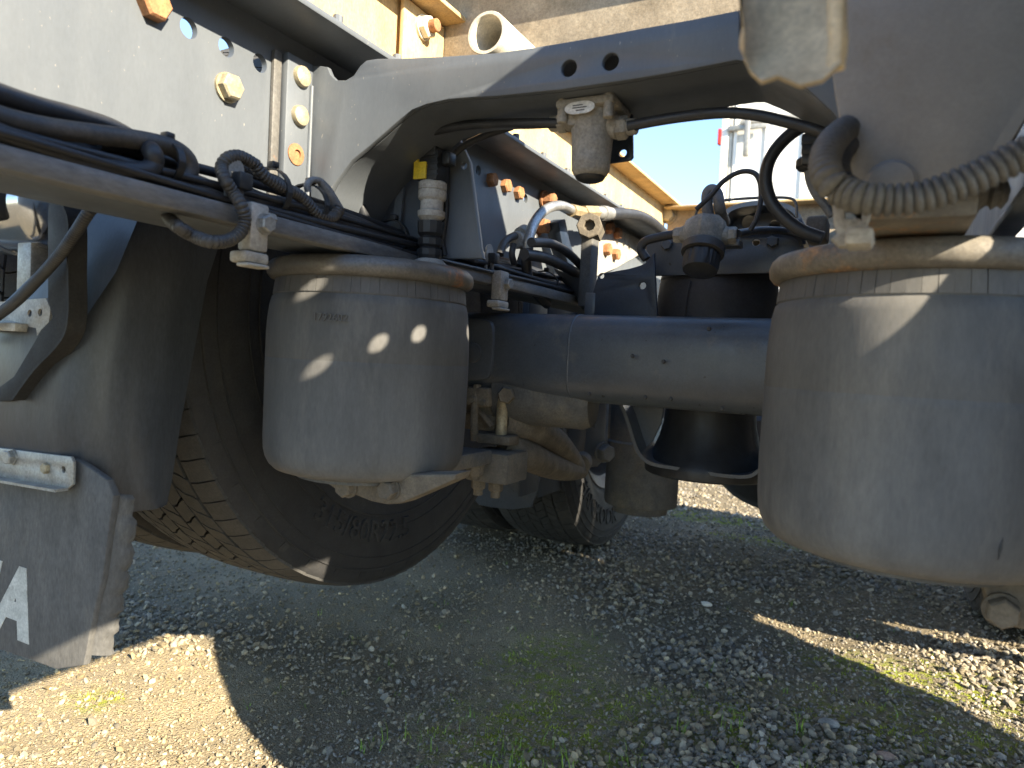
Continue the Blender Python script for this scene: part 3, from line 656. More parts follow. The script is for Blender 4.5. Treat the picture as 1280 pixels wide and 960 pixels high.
# arms that carry the air springs, bolted under the axle beam
def spring_arm(cx, label):
    r = thing('air_spring_support', label, 'support', (cx, 1.0, .46), 'air spring supports')
    left = cx < -.3
    if left: lug = onY(.70, (402, 594), (404, 602), (418, 612), (440, 618), (462, 627), (482, 631), (500, 630), (528, 618), (560, 604), (568, 600), (572, 592))
    else: lug = onY(.70, (1226, 728), (1232, 745), (1240, 776), (1262, 784), (1330, 800), (1380, 790), (1390, 728))
    plate('lower_lug', [(q[0], q[2]) for q in lug], [], .035, (0, .70, 0), (1, 0, 0), (0, 0, 1), 'brown_casting', r, bev=.004)
    plate('arm_plate', [(cx - .05, .80), (cx + .045, .80), (cx + .048, 1.02), (cx - .05, 1.02)], [], .024, (0, 0, .509), (1, 0, 0), (0, 1, 0), 'grey_casting', r, bev=.004)
    MB().lathe([(.0, .4965), (.09, .4965), (.09, .505), (0, .505)], (cx, CLY, 0), (0, 0, 1), 40).build('seat_plate', 'grey_casting', r)
    for q in (onY(.6995, (436, 608), (489, 611)) if left else onY(.6995, (1252, 762))):
        bolt(r, q, (0, -1, -.05), .0125, .012, 'brown_casting', 1.15)
    for xx, yy in ((.03, .84), (.03, 1.0), (-.03, 1.0)):
        MB().hexbolt((cx + xx, yy, .4855), (0, 0, -1), .0135, .016, 1.15).cyl((cx + xx, yy, .474), (cx + xx, yy, .460), .008, seg=12).build('nut', 'brown_casting', r, angle=20)
    MB().cyl((cx + .03, .84, .508), (cx + .03, .84, .54), .016, seg=16, ch=.002).build('spacer', 'grey_casting', r)
    return r
aL = spring_arm(CLX, 'grey cast arm with rusty nuts under the spotted air spring')
aR = spring_arm(CRX, 'cast arm under the near large air spring')

# ================================================================ LIFTED AXLE BEAM
ax = thing('axle_beam', 'dark blue grey tubular axle beam across the truck', 'axle', (-.285, AYC, .6))
mb = MB(); n_ = 40; xs = [-.80, -.78, .21, .23]; vs = []; br = .0735; zc = .667
for x_ in xs:
    for i in range(n_):
        a = 2*math.pi*i / n_; e = 3.4; c_, s_ = math.cos(a), math.sin(a); k = (abs(c_)**e + abs(s_)**e)**(-1/e)
        vs.append((x_, AYC + .012 + br * .98 * c_ * k, zc + br * s_ * k))
fs = [(i*n_ + k, i*n_ + (k+1) % n_, (i+1)*n_ + (k+1) % n_, (i+1)*n_ + k) for i in range(3) for k in range(n_)] + [tuple(range(n_))[::-1], tuple(3*n_ + k for k in range(n_))]
MB().add(vs, fs).build('tube', 'axle_paint', ax, angle=60)
wx_ = Y(705, 450, AYC - br)[0]
vs = []
for x_, q in ((wx_ - .002, 1.0), (wx_ - .001, 1.012), (wx_ + .001, 1.012), (wx_ + .002, 1.0)):
    for i in range(n_):
        a = 2*math.pi*i / n_; c_, s_ = math.cos(a), math.sin(a); k = (abs(c_)**3.4 + abs(s_)**3.4)**(-1/3.4) * q
        vs.append((x_, AYC + .012 + br * .98 * c_ * k, zc + br * s_ * k))
MB().add(vs, fs[:3*n_]).build('weld_seam', 'axle_paint', ax, angle=60)
fo = [(-.055, -.035), (-.035, -.052), (.03, -.052), (.05, -.035), (.05, .035), (.03, .052), (-.035, .052), (-.055, .035)]
fxc = Y(583, 440, AYC - br)
plate('end_collar', smooth_poly([(a * .9, b) for a, b in fo + fo[:1]], 4)[:-1], [], .014, (fxc[0], AYC - br * .98 + .012 - .006, zc + .006), (1, 0, 0), (0, 0, 1), 'axle_paint', ax, bev=.004)
MB().lathe([(.012, -.006), (.017, -.004), (.017, .002)], (fxc[0] + .01, AYC - br * .98 + .006, zc + .0), (0, 1, 0), 20).build('collar_boss', 'axle_paint', ax)
for px, py in ((736, 493), (806, 497), (838, 499), (902, 511), (886, 411), (790, 445), (829, 452)):
    q = Y(px, py, AYC - br - .001); MB().lathe([(.0, -.0012), (.0025, -.001), (.0035, .002)], q, (0, 1, 0), 10).build('paint_chip', 'ink', ax)
# axle ends with hubs and brake drums behind the tyres
for s in (-1, 1):
    cxx = -.285 + s * .50
    MB().lathe([(.07, 0), (.11, .03), (.20, .06), (.215, .09), (.215, .25), (.12, .3)], (cxx - s * .02, AYC, AZC), (s, 0, 0), 48).build('brake_drum', 'brown_casting', ax)

# rusty clamp, castings and two branched stay arms between axle and hanger
def iso(ob, o): pass
cl = thing('axle_clamp', 'rust brown spring clamp with bolt between axle beam and arm', 'clamp', (-.55, 1.1, .5))
q0 = Y(585, 500, 1.10); q1 = Y(640, 570, 1.10)
MB().box((q0[0] - .05, 1.085, .592), (q1[0] - .01, 1.21, .612), .005).build('top_pad', 'brown_casting', cl)
MB().box((q0[0] - .05, 1.08, .5835), (q1[0] - .028, 1.20, .591), .003).box((q0[0] - .05, 1.088, .530), (q1[0] - .030, 1.20, .582), .008).build('spring_pack', 'brown_casting', cl)
for k, zz in enumerate((.571, .557)): MB().box((q0[0] - .05, 1.083, zz), (q1[0] - .033, 1.0885, zz + .004), .001).build('leaf_edge', 'brown_casting', cl)
p_ = Y(625, 548, 1.075); MB().cyl((p_[0], 1.078, .525), (p_[0], 1.078, .60), .010, seg=16, ch=.001).build('clamp_bolt', 'zinc_bolt', cl)
MB().hexbolt((p_[0] + .012, 1.07, .598), (.3, -1, 0), .015, .014).build('nut', 'brown_casting', cl)
MB().box((p_[0] - .075, 1.058, .575), (p_[0] - .018, 1.0845, .608), .005).build('cast_block', 'brown_casting', cl)
MB().box((p_[0] - .040, 1.06, .512), (p_[0] + .026, 1.10, .5285), .004).build('lower_pad', 'brown_casting', cl)
MB().tube([(p_[0] - .045, 1.066, .612), (p_[0] - .045, 1.060, .56), (p_[0] - .045, 1.066, .515)], .007, 10).build('u_bolt', 'brown_casting', cl)
for k in range(3): MB().hexbolt((p_[0] - .066 + k * .020, 1.0575, .590 - .004 * k), (0, -1, 0), .006, .006).build('bolt', 'brown_casting', cl, angle=20)
MB().lathe([(.010, -.02), (.016, -.018), (.016, .03), (.010, .034)], (p_[0] + .03, 1.10, .575), (1, .2, 0), 16).build('boss', 'brown_casting', cl)
pq0, pq1 = Y(580, 600, 1.02), Y(634, 569, 1.02)
MB().box((pq0[0], 1.022, pq0[2]), (pq1[0], 1.10, pq1[2]), .004).build('base_plate', 'grey_casting', cl)
for px in (598, 620):
    pn = Y(px, 602, 1.05); MB().hexbolt((pn[0], 1.05, pq0[2] + .001), (0, 0, -1), .0125, .016, 1.15).cyl((pn[0], 1.05, pq0[2] - .012), (pn[0], 1.05, pq0[2] - .028), .008, seg=12).build('nut', 'brown_casting', cl, angle=20)
MB().tube([Y(598, 513, 1.075), Y(606, 522, 1.072), Y(615, 533, 1.075)], .006, 8).build('brace', 'brown_casting', cl)
st = thing('stay_arm', 'brown forked stay arm running from clamp to grey hanger', 'arm', X(735, 590, -.575))
a1 = [Y(628, 528, 1.10), X(660, 533, -.555), X(690, 549, -.562), X(708, 567, -.57), X(722, 583, -.575)]
a2 = [Y(628, 556, 1.10), X(655, 568, -.555), X(685, 581, -.562), X(710, 588, -.57), X(726, 588, -.575)]
MB().tube(a1, [.026, .028, .027, .024, .018], 14).build('upper_branch', 'brown_casting', st)
MB().tube(a2, [.026, .028, .026, .022, .018], 14).build('lower_branch', 'brown_casting', st)
MB().lathe([(.0, -.03), (.020, -.03), (.022, -.026), (.022, .026), (.02, .03), (0, .03)], X(727, 578, -.578), (.3, -1, 0), 24).build('eye', 'brown_casting', st)
hg = thing('hanger_bracket', 'grey hanger bracket with bolt below the axle beam', 'bracket', X(745, 505, -.57))
hp = [(727, 440), (760, 440), (758, 505), (756, 560), (752, 575), (744, 584), (734, 584), (728, 572), (732, 545), (733, 520), (728, 505)]
H3 = [Y(a, b, 1.56) for a, b in hp]
plate('cheek', [(q[0], q[2]) for q in H3], [], .02, (0, 1.56, 0), (1, 0, 0), (0, 0, 1), 'axle_paint', hg, bev=.003)
plate('cheek', [(q[0] - .07, q[2]) for q in H3], [], .02, (0, 1.62, 0), (1, 0, 0), (0, 0, 1), 'axle_paint', hg, bev=.003)
bolt(hg, Y(751, 565, 1.555) + np.array([.004, 0, 0]), (.9, -.5, 0), .021, .02, 'grey_casting', 1.15)
MB().cyl(Y(718, 545, 1.66), Y(700, 548, 1.66), .055, seg=28, ch=.006).build('bush', 'brown_casting', hg)
bb = thing('axle_boss', 'dusty rounded boss under the axle beam beside the rusty clamp', 'casting', Y(690, 505, AYC))
MB().lathe([(.0, -.105), (.040, -.105), (.052, -.095), (.056, -.08), (.056, .06), (.05, .075), (0, .075)], Y(690, 494, AYC + .01), (1, .15, 0), 32).build('barrel', 'grey_casting', bb)

# ================================================================ LIFT AIR SPRING on the centre line, with its brackets
LX, LY = -.275, 1.34
la = thing('lift_air_spring', 'dark rubber lift air spring standing behind the axle beam', 'air spring', (LX, LY, .47))
MB().lathe([(.0, .845), (.07, .845), (.088, .842), (.099, .832), (.105, .815), (.1075, .79), (.107, .74), (.104, .68), (.098, .655), (.085, .64)], (LX, LY, 0), (0, 0, 1), 80).build('rubber_sleeve', 'bellow_dark', la, angle=60)
MB().lathe([(.097, .8345), (.1015, .832), (.1035, .826), (.1045, .8205)], (LX, LY, 0), (0, 0, 1), 80, caps=False).build('bead_seam', 'bellow_dark', la, angle=60)
q = Y(862, 360, LY - .1075)
MB().tube([(q[0], q[1] + .002, .81), (q[0] - .004, q[1] - .0005, .78), (q[0] - .007, q[1] - .0005, .72)], .0014, 6).build('mould_seam', 'bellow_dark', la)
MB().lathe([(.080, .655), (.080, .60), (.083, .56), (.090, .53), (.102, .50), (.112, .4885), (.114, .478), (.113, .466), (.108, .463), (.0, .463)], (LX, LY, 0), (0, 0, 1), 80).build('piston', 'black_plastic', la, angle=50)
lb = thing('lift_tray', 'dark curved tray bracket holding the lift air spring from below', 'bracket', (LX, LY, .46))
tp = [(770, 500), (778, 515), (785, 535), (793, 560), (803, 575), (818, 583), (860, 590), (905, 597), (935, 598), (950, 590), (962, 578), (968, 560)]
tw = [Y(a, b, LY - .11) for a, b in tp]
MB().strip(catmull(tw, 5), .22, .006, (0, 1, 0)).build('tray', 'axle_paint', lb, angle=50)
plate('gusset', [(q[0], q[2]) for q in onY(LY - .06, (776, 505), (830, 505), (826, 530), (815, 552), (800, 567), (790, 545))], [], .006, (0, LY - .06, 0), (1, 0, 0), (0, 0, 1), 'axle_paint', lb)
lc = thing('lift_crossmember', 'blue grey channel above the lift air spring, bolt heads along it', 'crossmember', (LX, 1.25, .84))
c3 = onY(1.23, (808, 306), (816, 297), (850, 293), (960, 290), (985, 291), (998, 297), (1004, 306), (1010, 340), (806, 345))
plate('web', [(q[0], q[2]) for q in c3], [tuple(Y(945, 303, 1.23)[[0, 2]]) + (.006,)], .007, (0, 1.23, 0), (1, 0, 0), (0, 0, 1), 'axle_paint', lc, bev=.001)
MB().box((c3[0][0], 1.2315, .842), (c3[6][0], 1.44, .850), .002).build('lower_plate', 'dark_paint', lc)
MB().tube(onY(1.222, (925, 291), (960, 289), (985, 290), (1000, 297), (1004, 306)), .005, 8).build('edge_trim', 'black_plastic', lc)
for px, py in ((834, 306), (966, 302)): bolt(lc, Y(px, py, 1.2295), (0, -1, 0), .010, .008, 'axle_paint', 0)
lp = thing('lift_side_plate', 'dark blue steel plate standing on the axle beam with two lit holes', 'plate', Y(735, 395, 1.19))
s3 = onY(1.19, (730, 402), (741, 366), (747, 346), (752, 341), (757, 341), (786, 336), (800, 332), (808, 328), (813, 321), (818, 316), (819, 345), (822, 402))
plate('web', [(q[0], q[2]) for q in s3], [tuple(Y(803, 357, 1.19)[[0, 2]]) + (.0062,), tuple(Y(752, 345, 1.19)[[0, 2]]) + (.0045,)], .007, (0, 1.19, 0), (1, 0, 0), (0, 0, 1), 'dark_paint', lp, bev=.001)
MB().box(Y(731, 400, 1.19) - np.array([.002, .001, 0]), Y(742, 366, 1.19) + np.array([.004, .02, 0]), .002).build('flange', 'axle_paint', lp)

# ================================================================ MUDGUARD and mud flap
def mudguard(mirror, label):
    # sections from the foot upwards: (z, Y of rear face, Y of the inner lip edge); over the tyre it follows an arc
    secs = [(.462, .497, .572), (.49, .475, .578), (.56, .464, .588), (.64, .466, .602), (.672, .471, .608), (.684, .474, .610), (.74, .485, .620), (.80, .505, .640), (.87, .537, .672), (.94, .58, .715)]
    rows = []
    xi, xo = -.760, -1.46; rc = .045
    for z_, yr, ye in secs:
        xo = -1.46 if mirror else float(np.interp(z_, (.64, .672, .684, .74), (-1.46, -1.15, -.98, -.838)))
        pr = [(xo, yr + .05), (xo + .004, yr + .012), (xo + .03, yr)]
        pr += [(xo + (xi - xo) * t, yr - .004 * math.sin(math.pi * t)) for t in (.2, .4, .6, .8)]
        for a in np.linspace(0, 90, 7):
            pr.append((xi - rc + rc * math.sin(math.radians(a)), yr + rc - rc * math.cos(math.radians(a))))
        for t in (.12, .28, .45, .62, .8, 1):          # the inner wall with a shallow swage
            pr.append((xi + .006 * math.sin(math.pi * t * 1.3), yr + rc + (ye - yr - rc) * t))
        rows.append([(x_, y_, z_) for x_, y_ in pr])
    # arc over the tyre
    for a in (28,):
        ra = math.radians(a); cy_, cz_ = AYC, AZC - .02; yy = cy_ - math.cos(ra) * .60; zz = cz_ + math.sin(ra) * .60
        dy, dz = math.cos(ra), -math.sin(ra); pr = []
        base = rows[0]
        for (x_, y_, z_), s_ in zip(base, range(len(base))):
            d = (y_ - secs[0][1]) * (1.9 if y_ - secs[0][1] > .03 else 1)
            pr.append((x_, yy + dy * d, zz + dz * d))
        rows.append(pr)
    k = len(rows[0]); vs = []
    for rw in rows: vs += rw
    fs = [(i*k + j, i*k + j + 1, (i+1)*k + j + 1, (i+1)*k + j) for i in range(len(rows)-1) for j in range(k-1)]
    if mirror: vs = [(-.560 - x_, y_ + max(z_ - .62, 0) * .17, z_) for x_, y_, z_ in vs]  # unseen near-side copy leans forward, shaped so sun reaches the near air spring
    r = thing('mudguard', label, 'mudguard', (vs[0][0], AYC, .46), 'mudguards')
    me = bpy.data.meshes.new('shell'); me.from_pydata(vs, [], fs)
    bm = bmesh.new(); bm.from_mesh(me); bmesh.ops.recalc_face_normals(bm, faces=bm.faces[:])
    bmesh.ops.solidify(bm, geom=bm.faces[:], thickness=.004); bm.to_mesh(me); bm.free()
    link_mesh(me, 'shell', 'mudguard_plastic', r, 60)
    return r
mgL = mudguard(False, 'dark plastic mudguard behind the raised tyre, next to the spotted air spring')
mudguard(True, 'dark plastic mudguard on the near side of the truck')

FY = .470
def flap(mirror, label):
    r = thing('mud_flap', label, 'mud flap', (-1.1, FY, .28), 'mud flaps')
    return r
mf = thing('mud_flap', 'worn grey rubber mud flap with a pale printed letter, hanging behind the tyre', 'mud flap', (-1.1, FY, .28), 'mud flaps')
fp = onY(FY, (0, 563), (95, 574), (110, 584), (133, 600), (141, 620), (128, 720), (117, 765), (104, 832), (70, 837), (0, 812))
ol = [(-1.44, fp[0][2])] + [(q[0], q[2]) for q in fp[1:9]] + [(q[0], q[2]) for q in fp[9:]] + [(-1.44, .275)]
plate('sheet', ol, [], .009, (0, FY, 0), (1, 0, 0), (0, 0, 1), 'flap_rubber', mf, bev=.002)
# rolled, rippled side edge
mb = MB(); ed = onY(FY + .004, (141, 618), (138, 650), (134, 690), (128, 725), (121, 758), (115, 785), (108, 818)); E_ = catmull(ed, 6); vs = []; n_ = len(E_)
for i, q in enumerate(E_):
    rip = .0016 * math.sin(i * 1.1) + .0012 * math.sin(i * 2.3)
    wdt = .012 * min(1, .1 + i * .12)
    for t in (0, .35, .7, 1.0): vs.append((q[0] + wdt * t + rip * t * t, q[1] + .002 + .014 * t * t + rip * .6 * t, q[2] - .004 * t))
    for t in (1.0, .7, .35, 0): vs.append((q[0] + wdt * t + rip * t * t - .002, q[1] + .009 + .014 * t * t + rip * .6 * t, q[2] - .004 * t))
fs = [(i*8 + k, i*8 + (k+1) % 8, (i+1)*8 + (k+1) % 8, (i+1)*8 + k) for i in range(n_-1) for k in range(8)] + [tuple(range(7, -1, -1)), tuple((n_-1)*8 + k for k in range(8))]
MB().add(vs, fs).build('rolled_edge', 'flap_rubber', mf, angle=50)
la_ = onY(FY, (39, 717), (39, 800)); hgt = (la_[0][2] - la_[1][2]) / .70
tc0 = bpy.data.curves.new('t', 'FONT'); tc0.body = 'SCANIA'; tc0.size = hgt; tc0.align_x = 'RIGHT'; tc0.align_y = 'BOTTOM_BASELINE'; tc0.offset = .006; tc0.extrude = .0006; tc0.space_character = 1.12
ob = bpy.data.objects.new('t', tc0); me = bpy.data.meshes.new_from_object(ob); bpy.data.objects.remove(ob); bpy.data.curves.remove(tc0)
for v in me.vertices: v.co.x += .34 * v.co.y
xm = max(v.co.x for v in me.vertices)
for v in me.vertices: v.co = Vector((la_[0][0] + (v.co.x - xm) * .95, FY - .0005 - v.co.z * .5, la_[1][2] + v.co.y))
link_mesh(me, 'lettering', 'flap_print', mf, 30)
fb = thing('flap_bracket', 'bright steel angle clamping the mud flap to the mudguard', 'bracket', (-1.1, FY, .53))
b0 = onY(FY - .010, (0, 560), (88, 571), (91, 578), (90, 606), (84, 611), (0, 596)); bo = [(-1.40, b0[0][2])] + [(q[0], q[2]) for q in b0[:6]] + [(-1.40, b0[5][2])]
hq = Y(79, 587, FY - .01)
plate('angle', bo, [(hq[0], hq[2], .0035)], .004, (0, FY - .010, 0), (1, 0, 0), (0, 0, 1), 'galvanised', fb, bev=.001)
q4, q5 = b0[4], b0[5]; MB().strip([(-1.40, FY - .009, q5[2]), (q5[0], FY - .009, q5[2]), (q4[0], FY - .009, q4[2] + .001)], .014, .003, (0, -1, 0)).build('lip', 'galvanised', fb)
bolt(fb, Y(59, 585, FY - .010), (0, -1, 0), .0062, .005, 'zinc_bolt', 0)
bolt(fb, Y(16, 571, FY - .010), (0, -1, 0), .0085, .006, 'galvanised', 1.1)

# mudguard support and the things seen left of it
sb = thing('mudguard_support', 'dark bent support bracket fixed to the mudguard rear face', 'bracket', Y(60, 480, .45))
s4 = onY(.448, (56, 232), (64, 236), (76, 258), (83, 280), (83, 395), (74, 425), (40, 462), (14, 498), (4, 502), (-10, 502), (-10, 485), (10, 470), (44, 412), (58, 397), (52, 375), (52, 262))
plate('panel', [(q[0], q[2]) for q in s4], [], .006, (0, .454, 0), (1, 0, 0), (0, 0, 1), 'support_black', sb, bev=.0015)
MB().strip(catmull(onY(.446, (76, 256), (83, 280), (83, 340), (83, 395), (74, 425), (40, 462), (14, 498)), 4), .02, .003, (0, 1, 0)).build('rim', 'support_black', sb, angle=50)
al = thing('perforated_bracket', 'small shiny sheet bracket with round holes beside the dark support', 'bracket', Y(30, 420, .458))
s5 = onY(.458, (-25, 378), (50, 372), (56, 385), (54, 402), (44, 412), (8, 470), (-25, 490)); hh_ = [Y(a, b, .458) for a, b in ((30, 391), (43, 390), (12, 460), (0, 461))]
plate('sheet', [(q[0], q[2]) for q in s5], [(q[0], q[2], .0042 if i < 2 else .0025) for i, q in enumerate(hh_)], .003, (0, .464, 0), (1, 0, 0), (0, 0, 1), 'aluminium_dusty', al)
MB().box(Y(-25, 412, .450), Y(42, 405, .470), .001).build('fold', 'aluminium_dusty', al)
pm = thing('polished_canister', 'polished round metal canister reflecting sky beside the dark mudguard support', 'canister', (-1.1, .512, .70))
bx0 = Y(-60, 235, .80); bx1 = Y(62, 300, .80)
MB().lathe([(.0, 0), (.030, .002), (.046, .007), (.053, .018), (.053, .10), (.056, .1015), (.056, .112), (.053, .1135), (.053, .50)], (-.875, .512, .815), (-1, 0, 0), 64).build('shell', 'polished_metal', pm, angle=50)
MB().box((-.965, .452, .79), (-.905, .466, .835), .008).build('recess', 'black_plastic', pm)
MB().box((-.958, .4495, .796), (-.912, .4525, .808), .001).build('nameplate', 'polished_metal', pm)
MB().box((-.99, .453, .80), (-.972, .466, .815), .003).build('reflector', 'red_lens', pm)
for x_ in (-.90, -1.25): MB().box((x_ - .03, .485, .70), (x_, .54, .772), .004).build('foot', 'galvanised', pm)

# ================================================================ CABLE TRAY along the left rail
TX0, TX1, TZ0, TZ1 = -.571, -.551, .7755, .7935
tr = thing('cable_tray', 'long dusty steel bar carrying the cable bundle along the frame rail', 'bar', (TX1, .2, TZ0))
MB().box((TX0, -.35, TZ0), (TX1, 1.42, TZ1), .003).build('bar', 'tray_steel', tr)
def hose(name, label, pts, r, m, group=None, seg=12, rib=None, cat='hose'):
    o = MB().tube(pts, r, seg, 8, rib=rib).build(name, m, None, angle=50 if not rib else 60)
    return tag(o, label, cat, group)
G1 = 'black lines lying on the cable tray'
def along(px0, py0, x, zs):                 # a line that follows the rail: heights at distances along Y
    return [(x + dx, y_, z_) for y_, z_, dx in zs]
hose('cable', 'thick top cable arching over the bundle at the near end', path((-60, 95, 'X', -.60), (0, 118), (45, 133), (95, 146), (140, 161), (178, 184), (215, 215), (260, 243), (300, 262)), .0085, 'hose_black', G1)
hose('looped_hose', 'dusty hose bent back in a tight loop beside the black tie', path((-60, 122, 'X', -.572), (0, 146), (60, 160), (120, 168), (180, 176), (215, 185), (234, 200), (236, 218), (222, 230), (204, 231), (190, 225, 'X', -.585)), .0082, 'hose_dusty')
hose('looped_hose', 'lower black hose curling up inside the black tie', path((-60, 142, 'X', -.560), (0, 168), (50, 186), (100, 204), (150, 213), (182, 213), (192, 204), (190, 190), (175, 182, 'X', -.59), (120, 178)), .0080, 'hose_black')
hose('cable', 'middle cable disappearing under the looped hoses', path((-60, 132, 'X', -.60), (0, 160), (60, 176), (110, 196, 'X', -.585), (150, 220), (220, 240)), .008, 'hose_dusty', G1)
hose('cable', 'smooth thick cable in the middle of the bundle', path((-40, 150, 'X', -.615), (60, 180), (140, 200), (220, 225), (290, 252), (340, 270), (400, 285), (460, 303), (520, 322), (580, 335), (640, 350), (720, 374), (760, 384)), .013, 'hose_black', G1)
hose('cable', 'second thick cable lying against the rail web', path((-40, 170, 'X', -.632), (140, 214), (280, 246), (380, 270), (470, 294), (540, 311), (600, 322), (680, 345), (760, 372)), .012, 'hose_black', G1)
hose('cable', 'thin cable along the front edge of the tray', path((180, 238, 'X', -.566), (260, 262), (330, 279), (420, 299), (500, 316), (585, 333), (650, 350), (730, 372)), .006, 'hose_black', G1)
hose('cable', 'thin cable running just above the tray bar', path((200, 236, 'X', -.576), (290, 258), (380, 280), (470, 302), (560, 322), (640, 342), (730, 366)), .0065, 'hose_black', G1)
hose('cable', 'brown dusty thick cable under the ribbed conduits', path((295, 243, 'X', -.586), (330, 256), (365, 262), (400, 268), (440, 281), (478, 297), (520, 316)), .0125, 'hose_dusty', G1)
for k, (x_, dz, r_) in enumerate(((-.598, .0, .0055), (-.607, .012, .007), (-.590, .020, .005), (-.618, .006, .006))):
    hose('cable', ['slim cable low in the bundle against its neighbours', 'mid sized cable buried in the bundle', 'slim cable on top of the bundle near the ties', 'cable deep in the bundle next to the rail web'][k],
         [(x_ + .006 * math.sin(y_ * 9 + k), y_, .803 + dz + .006 * math.sin(y_ * 7 + 2 * k)) for y_ in np.linspace(.05, 1.35, 9)], r_, 'hose_black', G1)
for k in range(10):
    x_ = -.553 - .0062 * k; r_ = (.0032, .0042, .0036, .0048, .003)[k % 5]; ph = k * 1.7
    hose('thin_line', 'thin black line lying in the cable bundle on the tray', [(x_ + .004 * math.sin(y_ * 8 + ph), y_, TZ1 + r_ * .8 + .007 * (k % 3) + .004 * math.sin(y_ * 6 + ph) + (.01 if k > 6 else 0)) for y_ in np.linspace(.10 + .05 * (k % 4), 1.36, 10)], r_, 'hose_black', 'thin lines in the cable bundle', seg=8, cat='cable')
# ribbed conduits
hose('ribbed_conduit', 'black ribbed conduit looped around the slotted strap down past the clamp', path((318, 205, 'X', -.560), (308, 199), (297, 195), (284, 198), (277, 209), (281, 224, 'X', -.548), (291, 240), (301, 256, 'X', -.538), (306, 274), (300, 291), (284, 301), (262, 302), (240, 294, 'X', -.56), (222, 283), (210, 272, 'X', -.60)), .0063, 'conduit_plastic', seg=16, rib=(.0040, .24), cat='conduit')
hose('ribbed_conduit', 'black ribbed conduit on top of the bundle under two ties', path((318, 205, 'X', -.560), (330, 220), (350, 233), (372, 243), (385, 255), (398, 268), (415, 272), (424, 262)), .0068, 'conduit_plastic', seg=16, rib=(.0040, .24), cat='conduit')
hose('ribbed_conduit', 'thinner ribbed conduit rising behind the top ties', path((300, 206, 'X', -.585), (320, 218), (345, 226), (365, 240), (380, 250, 'X', -.575)), .006, 'conduit_plastic', rib=(.003, .2), cat='conduit')
hose('ribbed_conduit', 'dark ribbed conduit crossing the mudguard support diagonally', path((150, 235, 'Y', .50), (128, 250, 'Y', .46), (112, 264, 'Y', .44), (95, 290), (75, 318), (52, 344), (25, 372), (0, 392), (-40, 420)), .0062, 'conduit_plastic', rib=(.0028, .18), cat='conduit')
c_ = path((385, 240, 'X', -.572), (384, 231), (390, 225), (400, 226), (410, 242), (421, 262))
hose('cable', 'small grey cable arch ending in a sleeve above the bundle', c_[:4], .0038, 'wire_grey', cat='cable')
hose('cable_sleeve', 'grey sleeve where the small cable enters the ribbed conduit', path((400, 226, 'X', -.572), (408, 238), (416, 252), (422, 263)), [.0042, .0068, .0075, .008], 'wire_grey', cat='sleeve')
# cable ties
def tie(label, px, py, x, rx, rz, m='black_plastic', headup=True, lean=0):
    c = X(px, py, x); r = thing('cable_tie', label, 'cable tie', c, 'black cable ties')
    pts = [c + np.array([rx * math.cos(a), lean * math.sin(a), rz * math.sin(a)]) for a in np.linspace(0, 2*math.pi, 25)]
    MB().strip(pts, .007, .0018, (0, 1, 0)).build('band', m, r, angle=60)
    MB().box(c + np.array([rx * .2 - .004, -.001, rz * .95]), c + np.array([rx * .2 + .006, .008, rz * .95 + .007]), .0015).build('head', m, r)
    return r
tie('black cable tie around the looped hoses at the near end', 198, 204, -.582, .028, .0215)
tie('cable tie around ribbed conduit near the slotted strap', 330, 242, -.585, .034, .028)
tie('cable tie around ribbed conduit below the grey sleeve', 378, 258, -.585, .034, .026)
tie('cable tie around the bundle left of the sensor plug', 484, 298, -.595, .032, .026)
tie('cable tie around the far end of the bundle by the bent pipe', 677, 355, -.59, .034, .026)
# clamps that hold the tray, with slotted straps
def clampset(px, py, label, x, s=1.0, nutside=True):
    c = X(px, py, x); r = thing('tray_clamp', label, 'clamp', c, 'cast tray clamps')
    y = c[1]; z = TZ0
    MB().box((x - .012, y - .016*s, z - .024), (x + .006, y + .014*s, z + .022), .003).build('body', 'aluminium_dusty', r)
    MB().box((x - .014, y - .026*s, z - .036), (x + .008, y + .014*s, z - .025), .003).build('foot', 'aluminium_dusty', r)
    MB().box((x - .004, y - .026*s, z - .040), (x + .012, y + .010*s, z - .0365), .002).build('foot_lip', 'aluminium_dusty', r)
    bolt(r, (x + .0055, y + .004, z + .003), (1, -.1, 0), .0085, .008, 'galvanised', 1.2)
    if nutside: MB().hexbolt((x - .004, y + .0135, z + .012), (0, 1, 0), .006, .012).build('nut', 'galvanised', r, angle=20)
    return r
clampset(320, 296, 'cast tray clamp wrapped by the ribbed conduit', TX1 + .010, .75)
clampset(627, 365, 'cast tray clamp above the axle beam end', TX1 + .012, .9, False)
def strap(label, px, y0, y1, x, wdt):
    a = X(px, y0, x); b = X(px, y1, x); r = thing('slotted_strap', label, 'strap', b, 'slotted straps')
    h = a[2] - b[2]; ol = [(-wdt, 0), (wdt, 0), (wdt, h - wdt)] + [(wdt * math.cos(t), h - wdt + wdt * math.sin(t)) for t in np.linspace(.2, math.pi - .2, 7)] + [(-wdt, h - wdt)]
    hs = []
    n = max(int(h / .020), 2)
    for k in range(n):
        z_ = .008 + k * (h - .012) / n; hs.append([(-wdt*.45, z_), (wdt*.45, z_), (wdt*.45, z_ + .009), (-wdt*.45, z_ + .009)])
    plate('strip', ol, hs, .0025, (x, a[1], b[2]), (0, 1, 0), (0, 0, 1), 'galvanised', r)
    MB().box((x - .002, a[1] - wdt*.4, a[2] - .030), (x + .012, a[1] + wdt*1.1, a[2] - .014), .002).build('tie_head', 'black_plastic', r)
    MB().box((x + .003, a[1] - wdt*.3, b[2] + .002), (x + .006, a[1] + wdt*.5, a[2] - .028), .001).build('tie_tail', 'conduit_plastic', r)
    return r
strap('slotted steel strap inside the ribbed conduit loop', 295, 197, 262, -.556, .0105)
